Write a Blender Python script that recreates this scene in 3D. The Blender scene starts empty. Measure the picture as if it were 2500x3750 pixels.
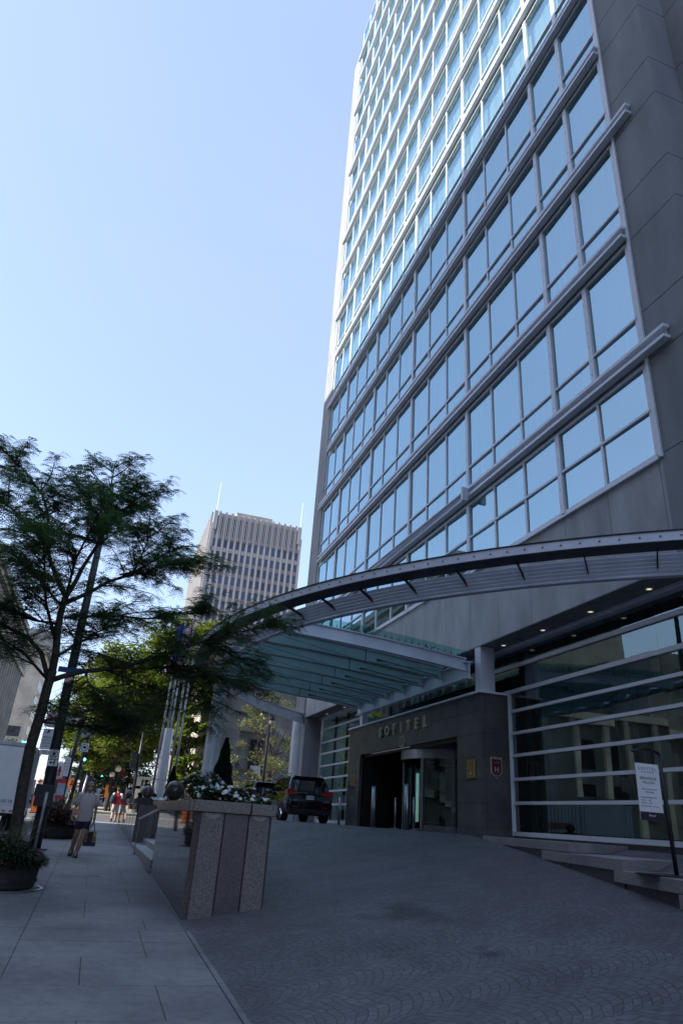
import bpy, bmesh, math, random
from mathutils import Vector, Matrix
R = math.radians
random.seed(7)
SC = bpy.context.scene
COL = SC.collection

# ------------------------------------------------------------------ camera
PITCH, ROLL, YAW = R(24.9135), R(4.2063), R(17.2)
fw = Vector((math.sin(YAW)*math.cos(PITCH), math.cos(YAW)*math.cos(PITCH), math.sin(PITCH)))
rt = Vector((math.cos(YAW), -math.sin(YAW), 0))
up = rt.cross(fw)
rt2 = rt*math.cos(ROLL) + up*math.sin(ROLL)
up2 = -rt*math.sin(ROLL) + up*math.cos(ROLL)
cam = bpy.data.cameras.new('camera')
cam.sensor_fit = 'VERTICAL'; cam.sensor_height = 36; cam.lens = 2457.25/3750*36
cam.clip_start = .1; cam.clip_end = 6000
co = bpy.data.objects.new('camera', cam); COL.objects.link(co)
m = Matrix((rt2, up2, -fw)).transposed().to_4x4()
m.translation = Vector((0, 0, 1.65))
co.matrix_world = m
SC.camera = co

# ------------------------------------------------------------------ sky, sun, exposure
SUN_EL, SUN_AZ = R(35), R(-93)          # azimuth clockwise from +Y
w = bpy.data.worlds.new('World'); SC.world = w; w.use_nodes = True
nt = w.node_tree
sk = nt.nodes.new('ShaderNodeTexSky'); sk.sky_type = 'NISHITA'; sk.sun_disc = False
sk.sun_elevation = SUN_EL; sk.sun_rotation = SUN_AZ % (2*math.pi)
sk.air_density = 1.1; sk.dust_density = 1.0; sk.ozone_density = 3.0; sk.altitude = 50
bg = nt.nodes['Background']; bg.inputs[1].default_value = .15
tn = nt.nodes.new('ShaderNodeMix'); tn.data_type = 'RGBA'; tn.blend_type = 'MULTIPLY'; tn.inputs[0].default_value = 1
tn.inputs[7].default_value = (1.07, .975, .99, 1)                    # late summer haze: slightly warmer than the clear-sky model
# thin high haze: evens out the sky and leaves very faint wisps
hz = nt.nodes.new('ShaderNodeMix'); hz.data_type = 'RGBA'; hz.inputs[7].default_value = (1.34, 1.68, 2.36, 1)
wc = nt.nodes.new('ShaderNodeTexCoord'); wm = nt.nodes.new('ShaderNodeMapping'); wm.inputs['Scale'].default_value = (1.2, 2.2, 4.0); wm.inputs['Rotation'].default_value = (0, .5, .3)
wn = nt.nodes.new('ShaderNodeTexNoise'); wn.inputs['Scale'].default_value = 1.3; wn.inputs['Detail'].default_value = 5
wr = nt.nodes.new('ShaderNodeMapRange'); wr.inputs[1].default_value = .3; wr.inputs[2].default_value = .75; wr.inputs[3].default_value = .50; wr.inputs[4].default_value = .68
nt.links.new(wc.outputs['Generated'], wm.inputs[0]); nt.links.new(wm.outputs[0], wn.inputs[0]); nt.links.new(wn.outputs[0], wr.inputs[0]); nt.links.new(wr.outputs[0], hz.inputs[0])
nt.links.new(sk.outputs[0], tn.inputs[6]); nt.links.new(tn.outputs[2], hz.inputs[6]); nt.links.new(hz.outputs[2], bg.inputs[0])
sl = bpy.data.lights.new('sun', 'SUN'); sl.energy = 3.6; sl.angle = R(.5); sl.color = (1, .95, .86)
so = bpy.data.objects.new('sun', sl); COL.objects.link(so)
sd = Vector((math.sin(SUN_AZ)*math.cos(SUN_EL), math.cos(SUN_AZ)*math.cos(SUN_EL), math.sin(SUN_EL)))
so.rotation_euler = sd.to_track_quat('Z', 'Y').to_euler(); so.location = (-40, 0, 60)
SC.view_settings.view_transform = 'Standard'; SC.view_settings.look = 'None'
SC.view_settings.exposure = 1.58; SC.view_settings.gamma = 1
SC.cycles.max_bounces = 8; SC.cycles.transparent_max_bounces = 12

# ------------------------------------------------------------------ materials
MATS = {}
def mat(name, col, rough=.7, metal=0.0, var=.12, scale=3.0, col2=None, bump=0.0, bscale=40, spec=.5, coat=0.0, detail=4, emit=None, estr=0, stretch=None):
    if name in MATS: return MATS[name]
    m = bpy.data.materials.new(name); m.use_nodes = True
    t = m.node_tree; n = t.nodes; b = n['Principled BSDF']; L = t.links.new
    b.inputs['Roughness'].default_value = rough; b.inputs['Metallic'].default_value = metal
    b.inputs['Specular IOR Level'].default_value = spec; b.inputs['Coat Weight'].default_value = coat
    tc = n.new('ShaderNodeTexCoord'); mp = n.new('ShaderNodeMapping')
    L(tc.outputs['Object'], mp.inputs[0])
    if stretch: mp.inputs['Scale'].default_value = stretch
    nz = n.new('ShaderNodeTexNoise'); nz.inputs['Scale'].default_value = scale; nz.inputs['Detail'].default_value = detail
    L(mp.outputs[0], nz.inputs[0])
    rp = n.new('ShaderNodeValToRGB'); rp.color_ramp.elements[0].position = .3; rp.color_ramp.elements[1].position = .7
    c2 = col2 or tuple(c*(1-var*2) for c in col); c1 = col if col2 else tuple(min(1, c*(1+var)) for c in col)
    rp.color_ramp.elements[0].color = (*c2, 1); rp.color_ramp.elements[1].color = (*c1, 1)
    L(nz.outputs[0], rp.inputs[0]); L(rp.outputs[0], b.inputs['Base Color'])
    if bump and scale < 1.6:                                        # wear: broad soft blotches over the fine grain
        n3 = n.new('ShaderNodeTexNoise'); n3.inputs['Scale'].default_value = 7; n3.inputs['Detail'].default_value = 10; n3.inputs['Roughness'].default_value = .75
        L(tc.outputs['Object'], n3.inputs[0]); r3 = n.new('ShaderNodeValToRGB'); r3.color_ramp.elements[0].position = .36; r3.color_ramp.elements[0].color = (.70, .70, .71, 1); r3.color_ramp.elements[1].position = .56
        m3 = n.new('ShaderNodeMix'); m3.data_type = 'RGBA'; m3.blend_type = 'MULTIPLY'; m3.inputs[0].default_value = .8 if 'flag' in name else .28
        L(n3.outputs[0], r3.inputs[0]); L(rp.outputs[0], m3.inputs[6]); L(r3.outputs[0], m3.inputs[7]); L(m3.outputs[2], b.inputs['Base Color'])
    if bump:
        n2 = n.new('ShaderNodeTexNoise'); n2.inputs['Scale'].default_value = bscale; n2.inputs['Detail'].default_value = 5
        L(tc.outputs['Object'], n2.inputs[0])
        bp = n.new('ShaderNodeBump'); bp.inputs['Strength'].default_value = bump; bp.inputs['Distance'].default_value = .01
        L(n2.outputs[0], bp.inputs['Height']); L(bp.outputs[0], b.inputs['Normal'])
    if emit:
        b.inputs['Emission Color'].default_value = (*emit, 1); b.inputs['Emission Strength'].default_value = estr
    MATS[name] = m
    return m

def granite(name, base, dark, light, rough, scale=70, amt=.5):
    m = bpy.data.materials.new(name); m.use_nodes = True
    t = m.node_tree; n = t.nodes; b = n['Principled BSDF']; L = t.links.new
    b.inputs['Roughness'].default_value = rough
    tc = n.new('ShaderNodeTexCoord')
    v = n.new('ShaderNodeTexVoronoi'); v.inputs['Scale'].default_value = scale; L(tc.outputs['Object'], v.inputs[0])
    rp = n.new('ShaderNodeValToRGB'); e = rp.color_ramp.elements
    e[0].position = 0; e[0].color = (*dark, 1); e[1].position = 1; e[1].color = (*light, 1)
    k = e.new(.3); k.color = (*dark, 1); k = e.new(.42); k.color = (*base, 1); k = e.new(.8); k.color = (*base, 1)
    sp = n.new('ShaderNodeSeparateColor'); L(v.outputs['Color'], sp.inputs[0]); L(sp.outputs[0], rp.inputs[0])
    nz = n.new('ShaderNodeTexNoise'); nz.inputs['Scale'].default_value = 1.3; nz.inputs['Detail'].default_value = 6; L(tc.outputs['Object'], nz.inputs[0])
    mx = n.new('ShaderNodeMix'); mx.data_type = 'RGBA'; mx.blend_type = 'MULTIPLY'; mx.inputs[0].default_value = amt
    L(rp.outputs[0], mx.inputs[6])
    r2 = n.new('ShaderNodeValToRGB'); r2.color_ramp.elements[0].position = .35; r2.color_ramp.elements[0].color = (.45, .45, .45, 1); r2.color_ramp.elements[1].position = .65
    L(nz.outputs[0], r2.inputs[0]); L(r2.outputs[0], mx.inputs[7]); L(mx.outputs[2], b.inputs['Base Color'])
    MATS[name] = m
    return m

def glass(name, refl, tint, gl=(1, 1, 1), base=.0, rough=.0, ior=1.5, wav=0.0):
    """window glass: coated reflection (fresnel plus base) over a tinted transparent body"""
    m = bpy.data.materials.new(name); m.use_nodes = True
    t = m.node_tree; n = t.nodes; L = t.links.new; n.remove(n['Principled BSDF'])
    g = n.new('ShaderNodeBsdfGlossy'); g.inputs['Color'].default_value = (*gl, 1); g.inputs['Roughness'].default_value = rough
    tr = n.new('ShaderNodeBsdfTransparent'); tr.inputs['Color'].default_value = (*tint, 1)
    fr = n.new('ShaderNodeFresnel'); fr.inputs[0].default_value = ior
    ma = n.new('ShaderNodeMath'); ma.operation = 'MULTIPLY_ADD'; ma.inputs[1].default_value = refl; ma.inputs[2].default_value = base; ma.use_clamp = True
    L(fr.outputs[0], ma.inputs[0])
    mx = n.new('ShaderNodeMixShader'); L(ma.outputs[0], mx.inputs[0]); L(tr.outputs[0], mx.inputs[1]); L(g.outputs[0], mx.inputs[2])
    L(mx.outputs[0], n['Material Output'].inputs[0])
    if wav:
        tc = n.new('ShaderNodeTexCoord'); nz = n.new('ShaderNodeTexNoise'); nz.inputs['Scale'].default_value = .7; nz.inputs['Detail'].default_value = 1
        bp = n.new('ShaderNodeBump'); bp.inputs['Strength'].default_value = wav; bp.inputs['Distance'].default_value = .02
        L(tc.outputs['Object'], nz.inputs[0]); L(nz.outputs[0], bp.inputs['Height']); L(bp.outputs[0], g.inputs['Normal'])
    MATS[name] = m
    return m

def leafmat(name, a, b2, trans=.35, scale=1.2):
    m = bpy.data.materials.new(name); m.use_nodes = True
    t = m.node_tree; n = t.nodes; L = t.links.new; n.remove(n['Principled BSDF'])
    tc = n.new('ShaderNodeTexCoord'); nz = n.new('ShaderNodeTexNoise'); nz.inputs['Scale'].default_value = scale; nz.inputs['Detail'].default_value = 5
    rp = n.new('ShaderNodeValToRGB'); rp.color_ramp.elements[0].position = .35; rp.color_ramp.elements[1].position = .65
    rp.color_ramp.elements[0].color = (*a, 1); rp.color_ramp.elements[1].color = (*b2, 1)
    L(tc.outputs['Object'], nz.inputs[0]); L(nz.outputs[0], rp.inputs[0])
    d = n.new('ShaderNodeBsdfDiffuse'); tl = n.new('ShaderNodeBsdfTranslucent'); mx = n.new('ShaderNodeMixShader'); mx.inputs[0].default_value = trans
    gl = n.new('ShaderNodeBsdfGlossy'); gl.inputs['Roughness'].default_value = .45; m2 = n.new('ShaderNodeMixShader'); m2.inputs[0].default_value = .05
    L(rp.outputs[0], d.inputs[0]); L(rp.outputs[0], tl.inputs[0]); L(d.outputs[0], mx.inputs[1]); L(tl.outputs[0], mx.inputs[2])
    L(mx.outputs[0], m2.inputs[1]); L(gl.outputs[0], m2.inputs[2]); L(m2.outputs[0], n['Material Output'].inputs[0])
    MATS[name] = m
    return m

# ------------------------------------------------------------------ mesh helpers
class MB:
    def __init__(s): s.v = []; s.f = []
    def add(s, vs, fs):
        k = len(s.v); s.v += [tuple(v) for v in vs]; s.f += [tuple(i+k for i in f) for f in fs]; return s
    def quad(s, *p): return s.add(p, [tuple(range(len(p)))])
    def box(s, x0, x1, y0, y1, z0, z1):
        return s.add([(x0,y0,z0),(x1,y0,z0),(x1,y1,z0),(x0,y1,z0),(x0,y0,z1),(x1,y0,z1),(x1,y1,z1),(x0,y1,z1)],
            [(0,3,2,1),(4,5,6,7),(0,1,5,4),(1,2,6,5),(2,3,7,6),(3,0,4,7)])
    def prism(s, poly, z0, z1):
        """poly in x,y; z0/z1 number or function(x,y)"""
        n = len(poly); a = sum(poly[i][0]*poly[(i+1)%n][1]-poly[(i+1)%n][0]*poly[i][1] for i in range(n))
        if a < 0: poly = poly[::-1]
        fz = lambda z, p: z(*p) if callable(z) else z
        return s.add([(p[0], p[1], fz(z0, p)) for p in poly]+[(p[0], p[1], fz(z1, p)) for p in poly],
            [tuple(range(n))[::-1], tuple(range(n, 2*n))]+[(i, (i+1)%n, n+(i+1)%n, n+i) for i in range(n)])
    def ext(s, prof, fn0, fn1):
        """profile points mapped by fn0 and fn1 to the two ends"""
        n = len(prof)
        return s.add([fn0(*p) for p in prof]+[fn1(*p) for p in prof],
            [tuple(range(n))[::-1], tuple(range(n, 2*n))]+[(i, (i+1)%n, n+(i+1)%n, n+i) for i in range(n)])
    def loft(s, rings, caps=True, closed=False):
        n = len(rings[0]); k = len(rings); vs = [p for r in rings for p in r]; fs = []
        for j in range(k if closed else k-1):
            a = j*n; b = ((j+1) % k)*n
            fs += [(a+i, a+(i+1)%n, b+(i+1)%n, b+i) for i in range(n)]
        if caps and not closed: fs += [tuple(range(n))[::-1], tuple(range((k-1)*n, k*n))]
        return s.add(vs, fs)
    def tube(s, path, rad, n=8, caps=True):
        P = [Vector(p) for p in path]; k = len(P)
        if not isinstance(rad, (list, tuple)): rad = [rad]*k
        rings = []; ref = None
        for i in range(k):
            d = (P[min(i+1, k-1)]-P[max(i-1, 0)]).normalized()
            if ref is None: ref = Vector((0, 0, 1)) if abs(d.z) < .9 else Vector((1, 0, 0))
            a = d.cross(ref)
            if a.length < 1e-4: a = d.cross(Vector((0, 1, 0)))
            a.normalize(); b = d.cross(a); ref = -b if False else b.cross(d) if False else ref
            rings.append([P[i]+(a*math.cos(2*math.pi*j/n)+b*math.sin(2*math.pi*j/n))*rad[i] for j in range(n)])
        return s.loft(rings, caps)
    def cyl(s, x, y, z0, z1, r0, r1=None, n=20):
        return s.tube([(x, y, z0), (x, y, z1)], [r0, r0 if r1 is None else r1], n)
    def lathe(s, c, prof, n=20):
        return s.loft([[(c[0]+r*math.cos(2*math.pi*j/n), c[1]+r*math.sin(2*math.pi*j/n), c[2]+z) for j in range(n)] for r, z in prof])
    def ball(s, c, r, n=20, sc=(1, 1, 1)):
        k = n//2; rings = []
        for i in range(1, k):
            t = math.pi*i/k
            rings.append([(c[0]+r*sc[0]*math.sin(t)*math.cos(2*math.pi*j/n), c[1]+r*sc[1]*math.sin(t)*math.sin(2*math.pi*j/n), c[2]-r*sc[2]*math.cos(t)) for j in range(n)])
        return s.loft(rings)
    def strip(s, pa, pb, pc, pd):
        """four point lists of equal length -> a closed beam with that cross section"""
        return s.loft([[pa[i], pb[i], pc[i], pd[i]] for i in range(len(pa))])

def wloc(o):
    v = Vector((0, 0, 0))
    while o is not None: v += o.location; o = o.parent
    return v
def obj(name, mb, m, parent=None, smooth=False, label=None, cat=None, group=None, kind=None, loc=None, bevel=0, local=False):
    off = Vector((0, 0, 0)) if local else (wloc(parent) if parent else Vector(loc or (0, 0, 0)))
    me = bpy.data.meshes.new(name)
    me.from_pydata([tuple(Vector(v)-off) for v in mb.v], [], mb.f); me.update()
    me.materials.append(MATS[m] if isinstance(m, str) else m)
    if smooth: me.polygons.foreach_set('use_smooth', [True]*len(me.polygons))
    o = bpy.data.objects.new(name, me); COL.objects.link(o)
    if parent: o.parent = parent
    elif loc: o.location = loc
    if bevel:
        b = o.modifiers.new('b', 'BEVEL'); b.width = bevel; b.segments = 2; b.limit_method = 'ANGLE'
    tag(o, label, cat, group, kind); return o
def tag(o, label=None, cat=None, group=None, kind=None):
    if label: o['label'] = label
    if cat: o['category'] = cat
    if group: o['group'] = group
    if kind: o['kind'] = kind
    return o
def thing(name, label, cat, loc=(0, 0, 0), group=None):
    o = bpy.data.objects.new(name, None); COL.objects.link(o); o.location = loc; o.empty_display_size = .2
    return tag(o, label, cat, group)
def copy_tree(o, loc=None, label=None, parent=None):
    c = o.copy(); COL.objects.link(c)
    if parent: c.parent = parent
    if loc: c.location = loc
    if label: c['label'] = label
    for ch in list(o.children): copy_tree(ch, parent=c)
    return c
EAST = (Vector((1, 0, 0)), Vector((0, 0, 1)))       # writing that faces the camera (-Y)
WALL = (Vector((0, -1, 0)), Vector((0, 0, 1)))      # writing on the street front of the hotel (-X)
def text(s, size, org, name='lettering', m='ink', parent=None, ax=EAST, ext=.002, align='CENTER', bold=0, sx=1, space=1, **k):
    cu = bpy.data.curves.new('t', 'FONT'); cu.body = s; cu.size = size; cu.align_x = align; cu.align_y = 'CENTER'
    cu.extrude = ext; cu.offset = bold; cu.resolution_u = 2; cu.space_character = space
    to = bpy.data.objects.new('t', cu); me = bpy.data.meshes.new_from_object(to)
    a, b = ax; n = a.cross(b); mb = MB()
    mb.add([Vector(org)+a*v.co.x*sx+b*v.co.y+n*v.co.z for v in me.vertices], [tuple(p.vertices) for p in me.polygons])
    bpy.data.objects.remove(to); bpy.data.curves.remove(cu); bpy.data.meshes.remove(me)
    return obj(name, mb, m, parent, **k)

def zs(y):                                  # the street climbs gently away from the camera
    return .0231*min(max(y, -80), 260)
def smin(a, b, k=.25):
    h = max(k-abs(a-b), 0)/k
    return min(a, b)-h*h*k*.25
def drive(x, y):                            # height of the cobbled driveway
    if x <= 1.5: return zs(y)
    s = .158 if y < 16 else .158+(.34-.158)*min(1, (y-16)/9)
    if y < 5: s *= max(.25, (y+6)/11)
    h = smin(zs(y)+s*(x-1.5), 1.63)
    if y > 36:
        t = min(1, (y-36)/6); h = h*(1-t)+zs(y)*t
    return h

# colours
mat('asphalt', (.085, .085, .088), .9, var=.15, scale=2, bump=.4, bscale=90)
mat('ground_mat', (.12, .12, .115), .9)
mat('concrete', (.27, .285, .30), .85, var=.13, scale=1.1, bump=.3, bscale=60, detail=9, stretch=(1, 1, .3))
mat('concrete_fascia', (.44, .455, .465), .8, var=.15, scale=1.3, bump=.2, bscale=60, detail=9, stretch=(1, 1, .35))
mat('beam_shaded', (.34, .40, .42), .5, .1, var=.08, scale=1.5)
mat('white_metal', (.66, .68, .72), .42, .15, var=.04)
mat('canopy_paint', (.60, .62, .70), .45, .2, var=.07, scale=1.5)
mat('frame_paint', (.70, .72, .77), .4, .1, var=.03)
mat('dark_metal', (.02, .021, .026), .45, .2, var=.2)
mat('pole_paint', (.018, .018, .024), .5, .1, var=.25)
mat('galvanised', (.32, .33, .35), .4, .7, var=.1)
mat('steel', (.36, .37, .40), .38, 1.0, var=.05)
mat('brass', (.40, .28, .10), .3, .9, var=.12, scale=8)
mat('gold_letter', (.62, .57, .45), .3, .8, var=.1)
mat('bright_steel', (.72, .73, .76), .3, .8, var=.04)
mat('ink', (.02, .02, .025), .6, var=0)
mat('sign_white', (.75, .76, .78), .5, var=.03)
mat('sign_red', (.55, .02, .03), .5, var=.05)
mat('sign_green', (.0, .30, .22), .5, var=.05)
mat('orange', (.85, .20, .02), .5, var=.05)
mat('rubber', (.015, .015, .016), .8, var=.2)
mat('bark', (.045, .035, .028), .9, var=.3, scale=12, bump=.6, bscale=30)
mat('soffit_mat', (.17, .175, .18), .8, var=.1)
mat('beige_stone', (.36, .33, .28), .85, var=.12, scale=.4, bump=.2, bscale=8)
mat('grey_stone', (.24, .245, .24), .85, var=.22, scale=.5, bump=.3, bscale=6, detail=8)
mat('white_stone', (.58, .54, .46), .8, var=.12, scale=.6)
mat('window_dark', (.03, .035, .045), .12, var=.3, scale=.8, spec=.8)
mat('skin', (.36, .20, .14), .6, var=.06)
mat('lamp_globe', (.85, .82, .72), .35, var=.03)
granite('granite_light', (.175, .155, .145), (.07, .062, .06), (.25, .222, .205), .5, 120, .35)
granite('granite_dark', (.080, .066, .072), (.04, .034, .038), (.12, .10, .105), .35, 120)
granite('granite_polished', (.115, .098, .09), (.03, .027, .027), (.15, .13, .12), .03, 130, .4)
granite('granite_coping', (.125, .112, .112), (.06, .055, .055), (.16, .15, .145), .22, 120, .4)
mat('louvre_paint', (.74, .78, .90), .4, var=.05)
granite('granite_step', (.38, .365, .37), (.24, .23, .23), (.46, .44, .44), .6, 110)
granite('granite_wall', (.125, .117, .117), (.075, .07, .07), (.17, .16, .16), .2, 130, .6)
glass('glass_upper', .9, (.76, .90, .92), (.60, .82, .90), .36, .012, 1.7, wav=.05)
glass('glass_shop', .85, (.36, .54, .53), (.72, .92, .94), .10, 0, 1.6, wav=.08)
glass('glass_canopy', .5, (.45, .72, .68), (.8, 1, .97), .02, .1, 1.45)
leafmat('leaf_locust', (.040, .095, .038), (.09, .18, .05), .5)
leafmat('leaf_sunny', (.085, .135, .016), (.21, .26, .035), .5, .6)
leafmat('leaf_pale', (.10, .12, .04), (.21, .22, .09), .35, 1)
leafmat('leaf_dark', (.012, .026, .012), (.03, .055, .022), .2)
leafmat('leaf_conifer', (.006, .016, .010), (.014, .032, .018), .1, 4)
leafmat('leaf_impatiens', (.018, .050, .018), (.05, .105, .035), .25, 6)
leafmat('petal_white', (.72, .74, .72), (.85, .85, .83), .3)
leafmat('petal_pink', (.50, .03, .10), (.70, .08, .18), .3)
leafmat('leaf_grass', (.07, .09, .05), (.20, .20, .13), .3, 5)
leafmat('leaf_burgundy', (.030, .012, .012), (.075, .03, .02), .2, 5)
# ================================================================== ground
def cobble_mat():
    m = bpy.data.materials.new('cobbles'); m.use_nodes = True
    t = m.node_tree; n = t.nodes; b = n['Principled BSDF']; L = t.links.new
    tc = n.new('ShaderNodeTexCoord'); sp = n.new('ShaderNodeSeparateXYZ'); L(tc.outputs['Object'], sp.inputs[0])
    nzd = n.new('ShaderNodeTexNoise'); nzd.inputs['Scale'].default_value = 1.7; L(tc.outputs['Object'], nzd.inputs[0])
    def M(op, a, bb=None, c=None):
        q = n.new('ShaderNodeMath'); q.operation = op
        for i, v in enumerate((a, bb, c)):
            if v is None: continue
            if isinstance(v, (int, float)): q.inputs[i].default_value = v
            else: L(v, q.inputs[i])
        return q.outputs[0]
    W = .84
    wob = M('MULTIPLY', M('SUBTRACT', nzd.outputs[0], .5), .30)
    u = M('ADD', sp.outputs[1], wob)                                # arcs are laid across the slope
    xx = M('SUBTRACT', M('FLOORED_MODULO', u, W), W/2)
    v = M('ADD', M('ADD', sp.outputs[0], wob), M('MULTIPLY', M('MULTIPLY', xx, xx), 1.25))
    nf = n.new('ShaderNodeTexNoise'); nf.inputs['Scale'].default_value = 9; nf.inputs['Detail'].default_value = 2; L(tc.outputs['Object'], nf.inputs[0])
    v = M('ADD', v, M('MULTIPLY', M('SUBTRACT', nf.outputs[0], .5), .055))
    cell = M('MULTIPLY', M('FLOOR', M('DIVIDE', u, W)), .37)
    cb = n.new('ShaderNodeCombineXYZ'); L(M('ADD', M('ADD', xx, cell), M('MULTIPLY', nf.outputs[0], .06)), cb.inputs[0]); L(v, cb.inputs[1])
    br = n.new('ShaderNodeTexBrick'); L(cb.outputs[0], br.inputs[0])
    br.inputs['Scale'].default_value = 1; br.inputs['Brick Width'].default_value = .100; br.inputs['Row Height'].default_value = .092
    br.inputs['Mortar Size'].default_value = .007; br.inputs['Mortar Smooth'].default_value = .6
    br.inputs['Color1'].default_value = (.150, .150, .165, 1); br.inputs['Color2'].default_value = (.105, .105, .118, 1); br.inputs['Mortar'].default_value = (.070, .070, .078, 1)
    nz = n.new('ShaderNodeTexNoise'); nz.inputs['Scale'].default_value = 1.1; nz.inputs['Detail'].default_value = 10; nz.inputs['Roughness'].default_value = .7; L(tc.outputs['Object'], nz.inputs[0])
    r2 = n.new('ShaderNodeValToRGB'); r2.color_ramp.elements[0].position = .3; r2.color_ramp.elements[0].color = (.62, .62, .62, 1); r2.color_ramp.elements[1].position = .6
    L(nz.outputs[0], r2.inputs[0])
    mx = n.new('ShaderNodeMix'); mx.data_type = 'RGBA'; mx.blend_type = 'MULTIPLY'; mx.inputs[0].default_value = 1
    L(br.outputs[0], mx.inputs[6]); L(r2.outputs[0], mx.inputs[7])
    # two oil stains
    col = mx.outputs[2]
    for sx, sy, rr in ((4.15, 9.35, .55), (4.1, 7.0, .16)):
        d = M('SQRT', M('ADD', M('POWER', M('SUBTRACT', sp.outputs[0], sx), 2), M('POWER', M('MULTIPLY', M('SUBTRACT', sp.outputs[1], sy), .8), 2)))
        d = M('ADD', d, M('MULTIPLY', wob, 4))
        mr = n.new('ShaderNodeMapRange'); L(d, mr.inputs[0]); mr.inputs[1].default_value = rr*.3; mr.inputs[2].default_value = rr; mr.inputs[3].default_value = .5; mr.inputs[4].default_value = 1
        q = n.new('ShaderNodeMix'); q.data_type = 'RGBA'; q.blend_type = 'MULTIPLY'; q.inputs[0].default_value = 1
        L(col, q.inputs[6]); L(mr.outputs[0], q.inputs[7]); col = q.outputs[2]
    L(col, b.inputs['Base Color'])
    b.inputs['Roughness'].default_value = .62
    bp = n.new('ShaderNodeBump'); bp.inputs['Strength'].default_value = .6; bp.inputs['Distance'].default_value = .012
    n2 = n.new('ShaderNodeTexNoise'); n2.inputs['Scale'].default_value = 16; L(tc.outputs['Object'], n2.inputs[0])
    hh = M('ADD', M('MULTIPLY', br.outputs['Fac'], -1), M('MULTIPLY', n2.outputs[0], 1.1))
    L(hh, bp.inputs['Height']); L(bp.outputs[0], b.inputs['Normal'])
    MATS['cobbles'] = m
cobble_mat()
def grid(xs, ys, fz):
    mb = MB(); nx = len(xs)
    vs = [(x, y, fz(x, y)) for y in ys for x in xs]
    fs = [(j*nx+i, j*nx+i+1, (j+1)*nx+i+1, (j+1)*nx+i) for j in range(len(ys)-1) for i in range(nx-1)]
    return mb.add(vs, fs)
fr = lambda a, b, s: [a+(b-a)*i/round((b-a)/s) for i in range(round((b-a)/s)+1)]
def st(name, mb, m, **k): return obj(name, mb, m, kind='structure', **k)
st('ground', grid([-3000, -300, -60, 60, 300, 3000], [-3000, -80, 0, 100, 260, 600, 3000], lambda x, y: zs(y)-.20), 'ground_mat')
st('road', grid([-17, -2.0], [-80, 41, 57, 260, 400], lambda x, y: zs(y)-.13), 'asphalt')
r2 = MB()
for a, b in ((-150, -17), (-2.0, 160)): r2.quad(*[(x, y, zs(y)-.13) for x, y in ((a, 41.3), (b, 41.3), (b, 56.7), (a, 56.7))])
st('cross_road', r2, 'asphalt')
mat('road_paint', (.6, .6, .58), .7, var=.15, scale=9)
pm = MB()
for k in range(7): pm.quad(*[(x, y, zs(y)-.126) for x, y in ((-9.2, -10+k*6), (-9.08, -10+k*6), (-9.08, -7+k*6), (-9.2, -7+k*6))])
for y in (42.3, 55.2): pm.quad(*[(x, yy, zs(yy)-.126) for x, yy in ((-16, y), (1.6, y), (1.6, y+.35), (-16, y+.35))])
st('road_markings', pm, 'road_paint')
# pavement of concrete flags with open joints over a dark bed
mat('flag_concrete', (.225, .225, .235), .88, var=.2, scale=.7, bump=.35, bscale=70, detail=9)
mat('joint_bed', (.09, .09, .09), .9)
J = [-9, -7.4, -5.9, -4.4, -2.9, -1.4, .1, 1.7, 3.3, 4.95, 6.58, 7.65, 8.8, 9.65, 10.4, 11.2, 12.8, 14.3, 15.97, 17.6, 19.2, 20.8, 22.5, 24.1, 25.7, 27.4, 29, 30.6, 32.2, 33.9, 35.5, 37.1, 38.7, 41]
g = .0045
fl = MB(); rnd = random.Random(3)
SLO = J.index(11.2) % 2
def slab(x0, x1, y0, y1):
    dz = rnd.uniform(-.002, .002)
    fl.prism([(x0+g, y0+g), (x1-g, y0+g), (x1-g, y1-g), (x0+g, y1-g)], lambda x, y: zs(y)-.06, lambda x, y: zs(y)+dz)
for i in range(len(J)-1):
    y0, y1 = J[i], J[i+1]
    if 9.6 < y0 < 10.5:                                             # wide undivided flags
        slab(-.46, .9 if i % 2 else 1.0, y0, y1); slab(.9 if i % 2 else 1.0, 1.5, y0, y1)
    else:
        xj = .22 if i % 2 == SLO else .9
        slab(-.46, xj, y0, y1); slab(xj, 1.5, y0, y1)
for i in range(0, len(J)-2, 2): slab(-1.72, -.46, J[i], J[i+2])
for i in range(0, 17): slab(-2.0, -1.735, -9+i*3, -6+i*3 if i < 16 else 41)
st('pavement', fl, 'flag_concrete')
st('pavement_bed', MB().prism([(-1.99, -9), (1.49, -9), (1.49, 40.98), (-1.99, 40.98)], lambda x, y: zs(y)-.19, lambda x, y: zs(y)-.012), 'joint_bed')
mat('flag_far', (.30, .29, .27), .88, var=.12, scale=.6)
f2 = MB()
f2.prism([(-2, 57), (3.0, 57), (3.0, 260), (-2, 260)], lambda x, y: zs(y)-.16, lambda x, y: zs(y))
f2.prism([(-20, -80), (-17, -80), (-17, 41), (-20, 41)], lambda x, y: zs(y)-.16, lambda x, y: zs(y))
f2.prism([(-20, 57), (-17, 57), (-17, 260), (-20, 260)], lambda x, y: zs(y)-.16, lambda x, y: zs(y))
f2.prism([(3, 57), (40, 57), (40, 58.2), (3, 58.2)], lambda x, y: zs(y)-.16, lambda x, y: zs(y))
st('far_pavement', f2, 'flag_far')
st('driveway', grid(fr(1.5, 11, .25), fr(-6, 41, .5), lambda x, y: drive(x, y)+.004*(x > 1.6)), 'cobbles')
ks = MB()
for y0 in fr(5, 10.4, .9)[:-1]: ks.prism([(1.5, y0), (1.57, y0), (1.57, y0+.89), (1.5, y0+.89)], lambda x, y: zs(y)-.1, lambda x, y: zs(y)+.010)
st('kerb', ks, 'flag_concrete')

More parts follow.
